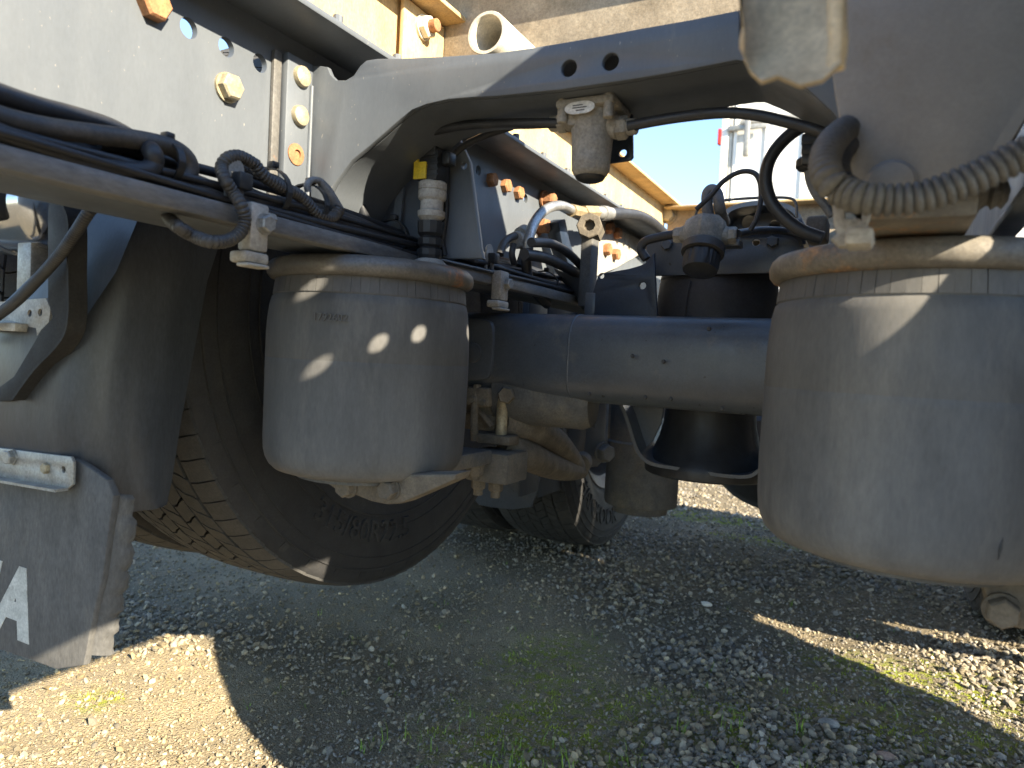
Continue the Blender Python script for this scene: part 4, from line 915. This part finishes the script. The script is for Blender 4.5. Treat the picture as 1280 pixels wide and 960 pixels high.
strap('slotted steel strap behind the far tray clamp', 613, 305, 345, -.556, .011)

# ================================================================ SENSOR PLUG standing on the left air spring
sy = .775
c = Y(537, 318, sy); sx = c[0]
sn = thing('sensor_plug', 'black sensor plug with yellow tag and white collar above the air spring', 'sensor', (sx, sy, .774))
def zz_(py): return Y(537, py, sy)[2]
K = 1.3
MB().lathe([(.0, 0), (.022, 0), (.024, .004), (.018, .010), (.013, .012), (0, .012)], (sx, sy, .7735), (0, 0, 1), 24).build('base', 'white_collar', sn)
MB().lathe([(K*.011, .785), (K*.0125, .79), (K*.0125, .797), (K*.010, .80), (K*.0125, .803), (K*.0125, .811), (K*.010, .814), (K*.013, .818), (K*.0135, zz_(278))], (sx, sy, 0), (0, 0, 1), 12).build('gland', 'black_plastic', sn, angle=20)
zA, zB, zC, zD = zz_(266), zz_(250), zz_(228), zz_(190)
MB().lathe([(K*.009, zA - .012), (K*.0135, zA - .006), (K*.014, zA + .001), (K*.011, zA + .003)], (sx, sy, 0), (0, 0, 1), 20).build('collar_cap', 'white_collar', sn)
MB().lathe([(K*.0115, zA), (K*.0115, zB - .002), (K*.0135, zB), (K*.0142, zB + .002), (K*.0142, (zB + zC)/2 - .001), (K*.0133, (zB + zC)/2), (K*.0142, (zB + zC)/2 + .001), (K*.0142, zC - .002), (K*.0125, zC)], (sx, sy, 0), (0, 0, 1), 24).build('collar', 'white_collar', sn)
MB().box((sx - K*.012, sy - K*.012, zC - .001), (sx + K*.012, sy + K*.012, zD - .002), .002).box((sx - K*.008, sy - K*.013, zD - .010), (sx + K*.010, sy + K*.010, zD + .003), .002).box((sx + K*.0115, sy - K*.006, zD - .020), (sx + K*.022, sy + K*.008, zD - .003), .003).build('housing', 'black_plastic', sn)
for k in range(4): MB().box((sx - K*.0135 , sy - K*.0128, zC + .004 + k*.0075), (sx + K*.0135, sy - K*.0115, zC + .0065 + k*.0075), .0005).build('rib', 'black_plastic', sn)
MB().box((sx - K*.0142, sy - K*.0145, zC + .0005), (sx + K*.0005, sy - K*.0118, zC + .022), .0008).box((sx - K*.0142, sy - K*.0145, zC + .021), (sx - K*.009, sy - K*.0118, zC + .026), .0006).build('tag', 'yellow_tag', sn)
# tangle of small connectors behind it
for k, (px, py) in enumerate(((553, 300), (566, 311), (578, 318), (572, 304), (560, 322), (590, 326))):
    q = X(px, py, -.585 + .01*(k % 3)); r = thing('cable_connector', 'small black cable connector piled behind the sensor plug', 'connector', q, 'small black connectors on the bundle')
    MB().box(q - np.array([.008, .014, .007]), q + np.array([.008, .014, .007]), .002, rot=Matrix.Rotation(random.uniform(-.8, .8), 4, 'X') @ Matrix.Rotation(random.uniform(-.8, .8), 4, 'Z')).build('shell', 'black_plastic', r)
    MB().tube([q + np.array([0, .012, .002]), q + np.array([.003, .03, .010]), q + np.array([-.006, .05, -.006])], .003, 8).build('lead', 'hose_black', r)

# ================================================================ AIR LINES at the crossmember
GA = 'air lines'
hose('air_line', 'black air line curving from the valve down to the cable bundle', path((700, 154, 'Y', .72), (660, 154), (610, 155, 'Y', .74), (560, 160), (515, 173), (478, 195), (457, 225), (452, 255), (462, 280), (478, 292, 'X', -.59), (500, 306)), .0056, 'hose_black', GA)
hose('air_line', 'black air line passing behind the sensor plug', path((640, 158, 'Y', .80), (605, 170), (578, 184), (562, 202), (556, 225), (558, 262), (553, 300), (556, 320)), .0048, 'hose_black', GA)
hose('air_line', 'thin air line beside the sensor housing', path((548, 200, 'Y', .81), (558, 203), (563, 215), (560, 245), (556, 275), (556, 300)), .0026, 'hose_black', GA)
hose('air_line', 'black air line running from the valve towards the near bracket', path((785, 158, 'Y', .72), (820, 151), (860, 145), (905, 141), (945, 144), (985, 153), (1020, 163), (1050, 176), (1085, 190)), .0056, 'hose_black', GA)
hose('air_line', 'thick black air line hanging in a wide loop before the white trailer', path((1060, 138, 'Y', .80), (1020, 150), (988, 168), (965, 194), (957, 222), (963, 250), (980, 272), (1002, 288), (1028, 298)), .0068, 'hose_black', GA)
hose('air_line', 'thin line arching over the small round fender', path((870, 262, 'Y', 1.05), (888, 245), (905, 226), (925, 215), (942, 216), (950, 228), (951, 250), (946, 272), (938, 288)), .0036, 'hose_black', GA)
hose('air_line', 'thin wire bent in a square over the dark fender', path((868, 275, 'Y', 1.2), (872, 262), (880, 254), (920, 249), (960, 247), (988, 248), (995, 256), (996, 272)), .0022, 'wire_grey', GA)

# ================================================================ RELAY VALVE under the crossmember
vy = .725
vc = Y(741, 160, vy); rv = thing('relay_valve', 'dusty cast air valve with small nameplate hanging under the crossmember', 'valve', Y(741, 215, vy))
vx = vc[0]; zt = Y(741, 113, vy - .03)[2]; zb = Y(741, 216, vy - .02)[2]
MB().lathe([(.0, zb), (.013, zb), (.018, zb + .003), (.0205, zb + .008), (.021, zb + .018), (.0225, zb + .045), (.025, zb + .060), (.027, zt - .008), (.0, zt - .008)], (vx, vy, 0), (0, 0, 1), 36).build('body', 'cast_dusty', rv)
MB().lathe([(.0, zb - .004), (.010, zb - .004), (.0145, zb - .002), (.0165, zb + .001)], (vx, vy, 0), (0, 0, 1), 24).build('vent_cap', 'black_plastic', rv)
MB().box((vx - .033, vy - .030, zt - .014), (vx + .033, vy + .030, zt - .004), .004).box((vx - .026, vy - .024, zt - .0045), (vx + .026, vy + .024, zt + .001), .003).build('cover', 'cast_dusty', rv)
for sx_ in (-1, 1):
    for sy_ in (-1, 1):
        MB().cyl((vx + sx_*.026, vy + sy_*.024, zt - .028), (vx + sx_*.026, vy + sy_*.024, zt + .005), .0055, seg=14, ch=.001).build('cover_screw', 'cast_dusty', rv)
npx = (vx - .004, vy - .0305, zt - .016)
plate('nameplate', [(.013*math.cos(t)*(1 if abs(math.cos(t)) < .8 else 1) + (.004 if math.cos(t) > 0 else -.004), .0065*math.sin(t)) for t in np.linspace(0, 2*math.pi, 24, endpoint=False)], [], .0015, npx, (1, 0, 0), (0, 0, 1), 'nameplate', rv)
for k, (dx, dz, w_) in enumerate(((-.002, .0025, .007), (0, 0, .010), (.001, -.0028, .006))): MB().box((npx[0] + dx - w_*.8, npx[1] - .0004, npx[2] + dz - .0005), (npx[0] + dx + w_*.8, npx[1] + .0004, npx[2] + dz + .0005)).build('print', 'ink', rv)
pl = Y(690, 155, vy); prr = Y(795, 158, vy)
MB().cyl((vx - .018, vy, pl[2] + .004), (pl[0] + .016, vy, pl[2]), .013, .0115, ch=.001).hexbolt((pl[0] + .017, vy, pl[2]), (-1, 0, 0), .0115, .009).cyl((pl[0] + .010, vy, pl[2]), (pl[0] - .002, vy, pl[2]), .0085, seg=16, ch=.001).build('port_fitting', 'cast_dusty', rv, angle=25)
MB().cyl((vx + .018, vy, prr[2] + .004), (prr[0] - .018, vy, prr[2]), .013, .0120, ch=.001).hexbolt((prr[0] - .019, vy, prr[2]), (1, 0, 0), .0125, .010).cyl((prr[0] - .010, vy, prr[2]), (prr[0] + .001, vy, prr[2]), .0085, seg=16, ch=.001).build('port_fitting', 'cast_dusty', rv, angle=25)
MB().box((vx - .022, vy - .022, pl[2] - .012), (vx - .010, vy - .010, pl[2] + .016), .004).build('rib', 'cast_dusty', rv)
vb = thing('valve_bracket', 'black bracket tab behind the dusty cast valve', 'bracket', Y(780, 130, .765))
v3 = onY(.765, (742, 112), (790, 112), (791, 196), (788, 200), (762, 204), (756, 198), (750, 150)); hv = Y(778, 191, .765)
plate('tab', [(q[0], q[2]) for q in v3], [(hv[0], hv[2], .0045)], .005, (0, .765, 0), (1, 0, 0), (0, 0, 1), 'dark_paint', vb, bev=.001)

# ================================================================ second valve with black ribbed cap
y2 = 1.08
c2 = Y(880, 285, y2); ov = thing('pressure_valve', 'dusty valve with black ribbed cap in front of the lift channel', 'valve', Y(880, 335, y2))
k2 = Y(878, 318, y2 - .03); x2 = k2[0]
MB().lathe([(.0, -.030), (.016, -.030), (.0245, -.027), (.026, -.022), (.0265, -.003), (.0245, .001)], k2 + np.array([0, 0, .0]), (.0, .38, .92), 48, wob=lambda a, j, r_, h: 1 - .05 * (int(a * 48 / (2*math.pi)) % 2) * (1 if -.026 < h < -.002 else 0)).build('ribbed_cap', 'black_plastic', ov, angle=20)
MB().lathe([(.0265, .0), (.031, .001), (.031, .013), (.028, .016), (.0, .016)], k2, (.0, .38, .92), 40).build('cap_collar', 'conduit_plastic', ov)
vm = Y(882, 288, y2)
MB().lathe([(.026, -.028), (.030, -.018), (.031, .0), (.028, .012), (.020, .020), (.0, .022)], vm, (0, .1, 1), 28, wob=lambda a, j, r_, h: 1 + .06 * math.sin(a * 5 + j) + .04 * math.sin(a * 11)).build('body', 'cast_dusty', ov)
for s_, px in ((-1, 842), (1, 922)):
    e_ = Y(px, 294, y2); MB().cyl((vm[0] + s_*.02, y2, e_[2]), (e_[0] - s_*.012, y2, e_[2]), .015, .013, ch=.001).hexbolt((e_[0] - s_*.014, y2, e_[2]), (s_, 0, 0), .013, .013).build('port_fitting', 'cast_dusty', ov, angle=25)
MB().box(Y(893, 308, y2), Y(925, 298, y2) + np.array([0, .03, 0]), .002).build('mount_foot', 'axle_paint', ov)
hose('air_line', 'short thick grey line bent upright out of the ribbed valve', path((886, 272, 'Y', y2), (884, 258), (884, 243), (890, 237), (897, 244), (900, 262), (906, 278, 'Y', 1.15)), .0085, 'wire_grey', GA)
hose('air_line', 'black line leaving the ribbed valve towards the rail', path((842, 293, 'Y', y2), (822, 297), (806, 302), (801, 312), (808, 324)), .007, 'hose_black', GA)
hose('air_line', 'black line running right along the lift channel', path((922, 292, 'Y', y2), (950, 288, 'Y', 1.15), (980, 289, 'Y', 1.2), (1010, 296)), .006, 'hose_black', GA)

# ================================================================ pipework near the far rail
hose('bent_pipe', 'bare steel pipe bent in a half circle beside rusty nuts', path((660, 316, 'X', -.57), (661, 300), (668, 278), (682, 262), (700, 257), (716, 263)), .0095, 'steel_pipe', cat='pipe')
hose('hose', 'black hose continuing the bent steel pipe downwards', path((660, 312, 'X', -.57), (658, 330), (661, 350), (670, 366), (684, 380)), .0095, 'hose_black', GA)
bf = thing('pipe_fitting', 'brass fittings joining the bent pipe and the printed hose', 'fitting', X(724, 266, -.57))
f0, f1, f2, f3 = (X(a, b, -.57) for a, b in ((714, 263), (728, 266), (744, 266), (763, 267)))
MB().cyl(f0, f1, .013, seg=8).cyl(f1, f2, .016, seg=6).build('nut', 'brass_fitting', bf, angle=20)
MB().cyl(f2, f3, .0145, seg=20, ch=.002).cyl(f2 * .6 + f3 * .4, f2 * .3 + f3 * .7, .0165, seg=20).build('ferrule', 'galvanised', bf)
hose('hose', 'thick black hose with pale print leading away from the brass fittings', path((760, 267, 'X', -.57), (780, 267), (800, 270), (818, 280), (835, 297), (848, 312)), .0135, 'hose_black', GA)
hose('hose', 'black hose arching below the bent pipe towards the shock mount', path((664, 303, 'X', -.545), (690, 305), (712, 318), (728, 335), (738, 352)), .0085, 'hose_black', GA)
hose('hose', 'dusty black hose crossing under the bent pipe', path((655, 318, 'X', -.55), (680, 322), (705, 333), (725, 345), (735, 356)), .010, 'hose_black', GA)
hose('hose', 'small brown hose curling beside the whitish union', path((625, 318, 'X', -.60), (630, 304), (640, 296), (655, 294), (668, 296)), .007, 'hose_dusty', GA)
un = thing('union', 'whitish metal union with two hanging leads before the rail', 'fitting', X(650, 300, -.60))
MB().cyl(X(644, 300, -.60), X(662, 300, -.60), .016, seg=8).cyl(X(650, 293, -.60), X(656, 289, -.60), .013, seg=16).build('body', 'aluminium_dusty', un, angle=25)
MB().tube(path((642, 305, 'X', -.60), (640, 318), (643, 330)), .006, 8).tube(path((655, 308, 'X', -.60), (652, 320), (648, 332)), .006, 8).build('lead', 'conduit_plastic', un)
sh = thing('shock_mount', 'dark forged post with rusty eye on top beside the side plate', 'shock mount', X(738, 370, -.52))
qa, qb = X(738, 285, -.52), X(736, 372, -.52)
MB().box((qb[0] - .014, qb[1] - .024, qb[2] - .02), (qa[0] + .010, qb[1] + .016, qa[2] - .012), .004).build('post', 'grey_casting', sh)
MB().lathe([(.011, -.008), (.011, -.018), (.012, -.020), (.0235, -.020), (.0255, -.018), (.0255, .028), (.011, .028)], qa, (-.25, 1, -.1), 8).build('eye', 'brown_casting', sh, angle=20)
for k in range(5): MB().box((qb[0] + .005, qb[1] - .0255, qa[2] - .052 - k*.011), (qb[0] + .009, qb[1] - .0235, qa[2] - .045 - k*.011), .0005).build('raised_mark', 'grey_casting', sh)
pb = thing('perforated_plate', 'sunlit tapered plate with small holes and rusty nuts on the rail', 'plate', X(790, 310, XL + .012))
p5 = onX(XL + .013, (745, 272), (765, 282), (800, 300), (824, 312), (820, 316), (806, 314), (770, 335), (745, 345)); ph = [X(a, b, XL + .012) for a, b in ((771, 303), (779, 306), (786, 309))]
plate('sheet', [(q[1], q[2]) for q in p5], [(q[1], q[2], .008) for q in ph], .012, (XL + .013, 0, 0), (0, 1, 0), (0, 0, 1), 'aluminium_dusty', pb)
dp = thing('deflector_plate', 'tilted blue grey plate catching light at the end of the cable tray', 'plate', X(720, 380, -.55))
d3 = path((692, 335, 'X', -.60), (734, 352, 'X', -.52), (737, 372, 'X', -.51), (728, 386, 'X', -.54))
vs = [tuple(q) for q in d3] + [tuple(q + np.array([0, .006, -.004])) for q in d3]
MB().add(vs, [(0, 1, 2, 3), (7, 6, 5, 4), (0, 4, 5, 1), (1, 5, 6, 2), (2, 6, 7, 3), (3, 7, 4, 0)]).build('sheet', 'axle_paint', dp)
ud = thing('upright_bracket', 'dark upright channel bracket beside the bent pipe', 'bracket', X(710, 330, XL + .02))
u3 = onX(XL + .05, (698, 278), (707, 274), (712, 300), (722, 330), (712, 334), (704, 310))
plate('sheet', [(q[1], q[2]) for q in u3], [], .03, (XL + .05, 0, 0), (0, 1, 0), (0, 0, 1), 'dark_paint', ud, bev=.002)

# ================================================================ DRIVE AXLE group beyond
da = thing('drive_axle', 'dark drive axle with a round differential housing low over the gravel', 'axle', (-.285, DYC, .2))
MB().lathe([(.0, -.27), (.08, -.27), (.12, -.22), (.19, -.12), (.235, 0), (.24, .06), (.19, .14), (.12, .2), (.09, .34), (.0, .34)], (-.285 - .005, DYC, .435), (0, 1, 0), 48).build('differential_housing', 'mudguard_plastic', da)
MB().cyl((-.86, DYC, .508), (.29, DYC, .508), .085, seg=28).build('tube', 'dark_paint', da)
for s in (-1, 1): MB().lathe([(.09, 0), (.2, .05), (.21, .2), (.1, .25)], (-.285 + s * .52, DYC, .508), (s, 0, 0), 40).build('brake_drum', 'brown_casting', da)
pi_ = thing('suspension_piston', 'dark dusty cylindrical spring piston hanging in front of the far tyre', 'piston', Y(800, 640, 1.92))
pcx = Y(800, 610, 1.92)
MB().lathe([(.0, .205), (.075, .205), (.076, .225), (.098, .227), (.101, .235), (.101, .40), (.095, .405), (.095, .62), (0, .62)], (pcx[0], 1.93, .045), (0, 0, 1), 56).build('drum', 'grey_casting', pi_)
MB().box((pcx[0] + .085, 1.90, .40), (pcx[0] + .106, 1.96, .44), .003).build('lug', 'grey_casting', pi_)
def drive_mudguard(mirror, label):
    f = (lambda x_: -.570 - x_) if mirror else (lambda x_: x_)
    r = thing('mudguard_end', label, 'mudguard', (f(-1.1), 1.86, .22), 'mudguards')
    xi = Y(676, 590, 1.86)[0]
    e3 = [(q[0], q[2]) for q in onY(1.86, (585, 612), (590, 620), (598, 631), (612, 634), (640, 637), (664, 634), (672, 612), (678, 580), (681, 500))]
    e3 = [(-1.5, e3[0][1])] + e3 + [(-1.5, e3[-1][1])]
    plate('rear_panel', [(f(a), b) for a, b in e3], [], .008, (0, 1.86, 0), (1, 0, 0), (0, 0, 1), 'axle_paint', r, bev=.002)
    zz0 = e3[6][1]
    MB().box((f(xi - .012), 1.8615, zz0 + .03), (f(xi - .003), 2.12, 1.0), .003).box((f(xi - .011), 1.74, zz0 + .05), (f(xi - .004), 1.859, .9), .003).build('side_panel', 'mudguard_plastic', r)  # rearward piece added to stop a streak of sun on the ground
    MB().box((f(-1.5), 1.862, e3[-1][1] - .02), (f(xi - .013), 1.875, 1.02), .003).build('upper_panel', 'mudguard_plastic', r)
    return r
drive_mudguard(False, 'grey plastic mudguard end over the far tyre')
drive_mudguard(True, 'plastic mudguard end over the far tyre on the near side')

ff = thing('round_fender', 'dark round topped fender beyond the ribbed valve', 'fender', Y(950, 300, 2.0))
f3_ = catmull(onY(1.95, (905, 296), (907, 272), (918, 262), (940, 257), (965, 257), (985, 262), (996, 274), (998, 296)), 5)
MB().strip(f3_, .5, .012, (0, 1, 0)).build('shell', 'dark_paint', ff, angle=60)
f4 = onY(2.05, (905, 300), (912, 275), (930, 266), (970, 266), (990, 276), (998, 300)); plate('inner_panel', [(q[0], q[2]) for q in f4], [tuple(Y(936, 278, 2.05)[[0, 2]]) + (.02,), tuple(Y(968, 282, 2.05)[[0, 2]]) + (.015,)], .01, (0, 2.05, 0), (1, 0, 0), (0, 0, 1), 'axle_paint', ff)
bl = thing('mount_block', 'rust brown block standing beside the near spring bracket', 'block', Y(1015, 290, 1.5))
MB().box(Y(1005, 300, 1.5), Y(1035, 268, 1.5) + np.array([0, .08, 0]), .008).build('block', 'brown_casting', bl)

# ================================================================ NEAR BRACKET over the right air spring
YN = .56
nb_ = thing('spring_bracket', 'wide tapered grey bracket above the near large air spring', 'bracket', (CRX, YN, .775), 'air spring brackets')
n3 = onY(YN, (1030, 20), (1044, 120), (1066, 243), (1080, 252), (1100, 258), (1226, 236), (1300, 120), (1345, 40), (1345, -110), (1015, -110))
plate('face', [(q[0], q[2]) for q in n3], [], .010, (0, YN, 0), (1, 0, 0), (0, 0, 1), 'bracket_dusty', nb_, bev=.003)
fl_ = onY(YN, (1224, 240), (1300, 120), (1345, 40)); MB().strip([(q[0], YN - .020, q[2]) for q in fl_], .15, .007, (0, 1, 0)).build('side_flange', 'bracket_dusty', nb_)
q0 = Y(1075, 262, YN); q1 = Y(1225, 285, YN)
MB().box((q0[0], YN + .011, .774), (q1[0], YN + .16, Y(1150, 240, YN)[2] + .01), .004).build('foot_block', 'rim_plate_rusty', nb_)
MB().lathe([(.0165, -.001), (.017, .004), (.014, .009), (.006, .012), (.0, .012)], Y(1113, 232, YN), (0, -1, 0), 28).build('bolt_head', 'bracket_dusty', nb_)
# its counterpart above the left air spring, seen through the arch in the crossmember's shadow
lbk = thing('spring_bracket', 'dark blue bracket plate in shadow behind the sensor plug', 'bracket', (CLX, .79, .775), 'air spring brackets')
l3 = onY(.792, (500, 140), (556, 140), (583, 200), (597, 309), (600, 322), (462, 322), (470, 262), (482, 205))
plate('face', [(q[0], q[2]) for q in l3], [tuple(Y(576, 205, .792)[[0, 2]]) + (.0045,)], .008, (0, .80, 0), (1, 0, 0), (0, 0, 1), 'chassis_paint', lbk, bev=.0015)
e_ = onY(.79, (503, 150), (506, 235), (497, 322)); MB().strip(e_, .003, .012, (0, -1, 0)).build('rib', 'chassis_paint', lbk)
# sheet strap end hanging close to the lens, with sunlight painted into its colour
sg = thing('bent_strap_end', 'pale bent metal strap end hanging beside the wide bracket', 'strap', Y(990, 60, .36))
ups = [(918, -60), (924, 0), (928, 30), (924, 52), (936, 62), (960, 58), (990, 44), (1020, 30), (1046, 16), (1056, 0), (1060, -60)]
los = [(918, -60), (924, 0), (930, 40), (930, 70), (938, 88), (952, 101), (972, 94), (1000, 106), (1028, 99), (1050, 80), (1060, -60)]
rows = [onY(.385, *[(a, -330) for a, b in ups]), onY(.385, *ups), onY(.372, *[(a, b * .55 + d * .45) for (a, b), (c, d) in zip(ups, los)]), onY(.358, *los), onY(.366, *[(a, b + 5) for a, b in los]), onY(.392, *[(a, b - 14) for a, b in los]), onY(.40, *[(a, -330) for a, b in los])]
n_ = len(ups); vs = [tuple(q) for rw in rows for q in rw]
fs = [(k*n_ + i, k*n_ + i + 1, (k+1)*n_ + i + 1, (k+1)*n_ + i) for k in range(len(rows)-1) for i in range(n_-1)]
fs += [tuple(k*n_ for k in range(len(rows))), tuple(k*n_ + n_ - 1 for k in range(len(rows)))[::-1], tuple(range(n_)) + tuple((len(rows)-1)*n_ + i for i in range(n_-1, -1, -1))]
MB().add(vs, fs).build('strap', 'strap_sun_tint', sg, angle=50)
MB().tube(onY(.365, (1044, -300), (1046, 0), (1048, 50), (1044, 86)), .0042, 12).build('rolled_edge', 'strap_sun_tint', sg)
# plastic clip and conduits on the right
hose('ribbed_conduit', 'grey ribbed conduit sweeping across the wide bracket, partly sunlit', path((1110, 135, 'Y', .64), (1080, 150, 'Y', .61), (1052, 166, 'Y', .55), (1036, 185, 'Y', .51), (1031, 208, 'Y', .49), (1037, 226, 'Y', .48), (1052, 239), (1080, 248, 'Y', .475), (1120, 250), (1160, 244), (1205, 228), (1250, 207), (1300, 182), (1360, 150)), .0098, 'conduit_grey', rib=(.0050, .24), cat='conduit', seg=20)
hose('ribbed_conduit', 'dark ribbed conduit dropping behind the plastic clip', path((1100, 165, 'Y', .62), (1075, 172, 'Y', .60), (1054, 186, 'Y', .55), (1046, 205, 'Y', .52), (1050, 226, 'Y', .51), (1064, 238, 'Y', .52), (1085, 246, 'Y', .555)), .0085, 'conduit_plastic', rib=(.0036, .2), cat='conduit', seg=16)
cp = thing('conduit_clip', 'pale plastic clip holding conduit on the near spring plate', 'clip', Y(1065, 300, .52))
c6 = onY(.515, (1040, 250), (1056, 246), (1066, 256), (1084, 254), (1090, 262), (1082, 290), (1092, 288), (1094, 302), (1078, 308), (1048, 308), (1038, 298), (1046, 292), (1042, 280))
h6 = [Y(a, b, .515) for a, b in ((1056, 262), (1073, 262), (1073, 273), (1056, 273))]
plate('plate', [(q[0], q[2]) for q in c6], [[(q[0], q[2]) for q in h6]], .012, (0, .515, 0), (1, 0, 0), (0, 0, 1), 'white_collar', cp, bev=.002)
MB().box(Y(1055, 306, .50), Y(1093, 293, .53), .003).build('lower_lip', 'white_collar', cp)
cn = thing('inline_connector', 'black inline cable connector hanging before the white trailer', 'connector', Y(1015, 215, .78))
MB().box(Y(1003, 208, .775), Y(1030, 168, .80), .004).build('shell', 'black_plastic', cn)
for k in range(3): MB().box(Y(1001, 206 - k*12, .771), Y(1031, 200 - k*12, .803), .002).build('rib', 'black_plastic', cn)
MB().lathe([(.010, 0), (.013, .003), (.013, .010), (.010, .013)], Y(1011, 213, .787), (0, 0, 1), 20).build('gland', 'black_plastic', cn)
MB().tube(onY(.787, (1010, 214), (1013, 228), (1020, 243), (1032, 258), (1040, 270)), .0042, 10).build('lead', 'wire_grey', cn)
tk = thing('air_tank', 'grey blue painted air tank outside the near frame rail', 'tank', (.30, .85, .76))
MB().lathe([(.0, -.01), (.05, .0), (.085, .02), (.1, .05), (.1, .55)], (.33, .62, .87), (.12, 1, 0), 48).build('shell', 'tank_paint', tk)
cg = thing('cable_gland', 'small ribbed black gland beside the near bracket flange', 'fitting', Y(1250, 245, .60))
MB().lathe([(.004, 0), (.010, .003), (.008, .006), (.011, .009), (.008, .012), (.012, .016), (.012, .03)], Y(1262, 244, .60), (-1, .1, .15), 20).build('gland', 'conduit_grey', cg)

# ================================================================ WHITE TRAILER parked beyond
TY = 7.0
tt = thing('box_trailer', 'white box trailer with rear door hinges parked beyond the truck', 'trailer', (.9, TY, .0))
tl = Y(905, 118, TY)[0]
MB().box((tl + .02, TY + .02, 1.15), (tl + 2.5, TY + 9, 4.0), .02).build('body', 'trailer_white', tt)
MB().box((tl, TY - .02, 1.10), (tl + .07, TY + .05, 4.0), .01).box((tl + .12, TY - .015, 1.15), (tl + .15, TY + .018, 3.98), .005).build('corner_post', 'trailer_white', tt)
MB().box((tl + .075, TY - .01, 1.15), (tl + .105, TY + .018, 3.98), .003).build('door_seal', 'trailer_trim', tt)
for k in range(5): MB().box((tl + .40 + k * .33, TY + .006, 1.25), (tl + .43 + k * .33, TY + .0185, 2.98 - .0 * k), .004).build('door_rib', 'trailer_white', tt)
MB().box((tl + .17, TY - .004, 2.98), (tl + 2.4, TY + .0185, 3.03), .006).build('door_rail', 'trailer_trim', tt)
hz = Y(925, 158, TY)
MB().box((tl + .06, TY - .05, hz[2] - .05), (tl + .42, TY - .021, hz[2] + .0), .01).box((tl + .22, TY - .07, hz[2] - .30), (tl + .27, TY - .022, hz[2] + .06), .01).build('hinge', 'galvanised', tt)
MB().box((tl - .03, TY - .03, 2.80), (tl - .001, TY + .03, 2.95), .008).build('side_lamp', 'red_lens', tt)
for s in (.35, 2.1): MB().cyl((tl + s, TY + 1.2, .5), (tl + s + .3, TY + 1.2, .5), .5, seg=36, ch=.03).build('tyre', 'tyre_rubber', tt)
MB().box((tl + .3, TY + .3, .95), (tl + 2.2, TY + 8.5, 1.149), .01).build('chassis', 'dark_paint', tt)

# ================================================================ yellow shed across the yard, glimpsed left of the wheel
wh = thing('shed', 'yellow shed with red roof across the yard beyond the polished canister', 'building', (-24, 12, 0))
MB().box((-30, 4, 0), (-24, 26, 3.4), .02).build('wall', 'wall_yellow', wh)
vs = [(-30.4, 3.6, 3.38), (-23.6, 3.6, 3.38), (-27, 3.6, 5.0), (-30.4, 26.4, 3.38), (-23.6, 26.4, 3.38), (-27, 26.4, 5.0)]
MB().add(vs, [(0, 1, 2), (5, 4, 3), (0, 2, 5, 3), (1, 4, 5, 2), (0, 3, 4, 1)]).build('roof', 'roof_red', wh)
for y_ in (7, 11, 15, 19, 23):
    wn = MB().box((-24.01, y_ - .6, 1.2), (-23.96, y_ + .6, 2.4), .01).build('window', 'trailer_white', wh)
    MB().box((-23.97, y_ - .5, 1.3), (-23.94, y_ + .5, 2.3), .005).build('pane', 'window_glass', wn)
MB().box((-24.01, 12.3, 0), (-23.95, 13.6, 2.2), .02).build('door', 'roof_red', wh)
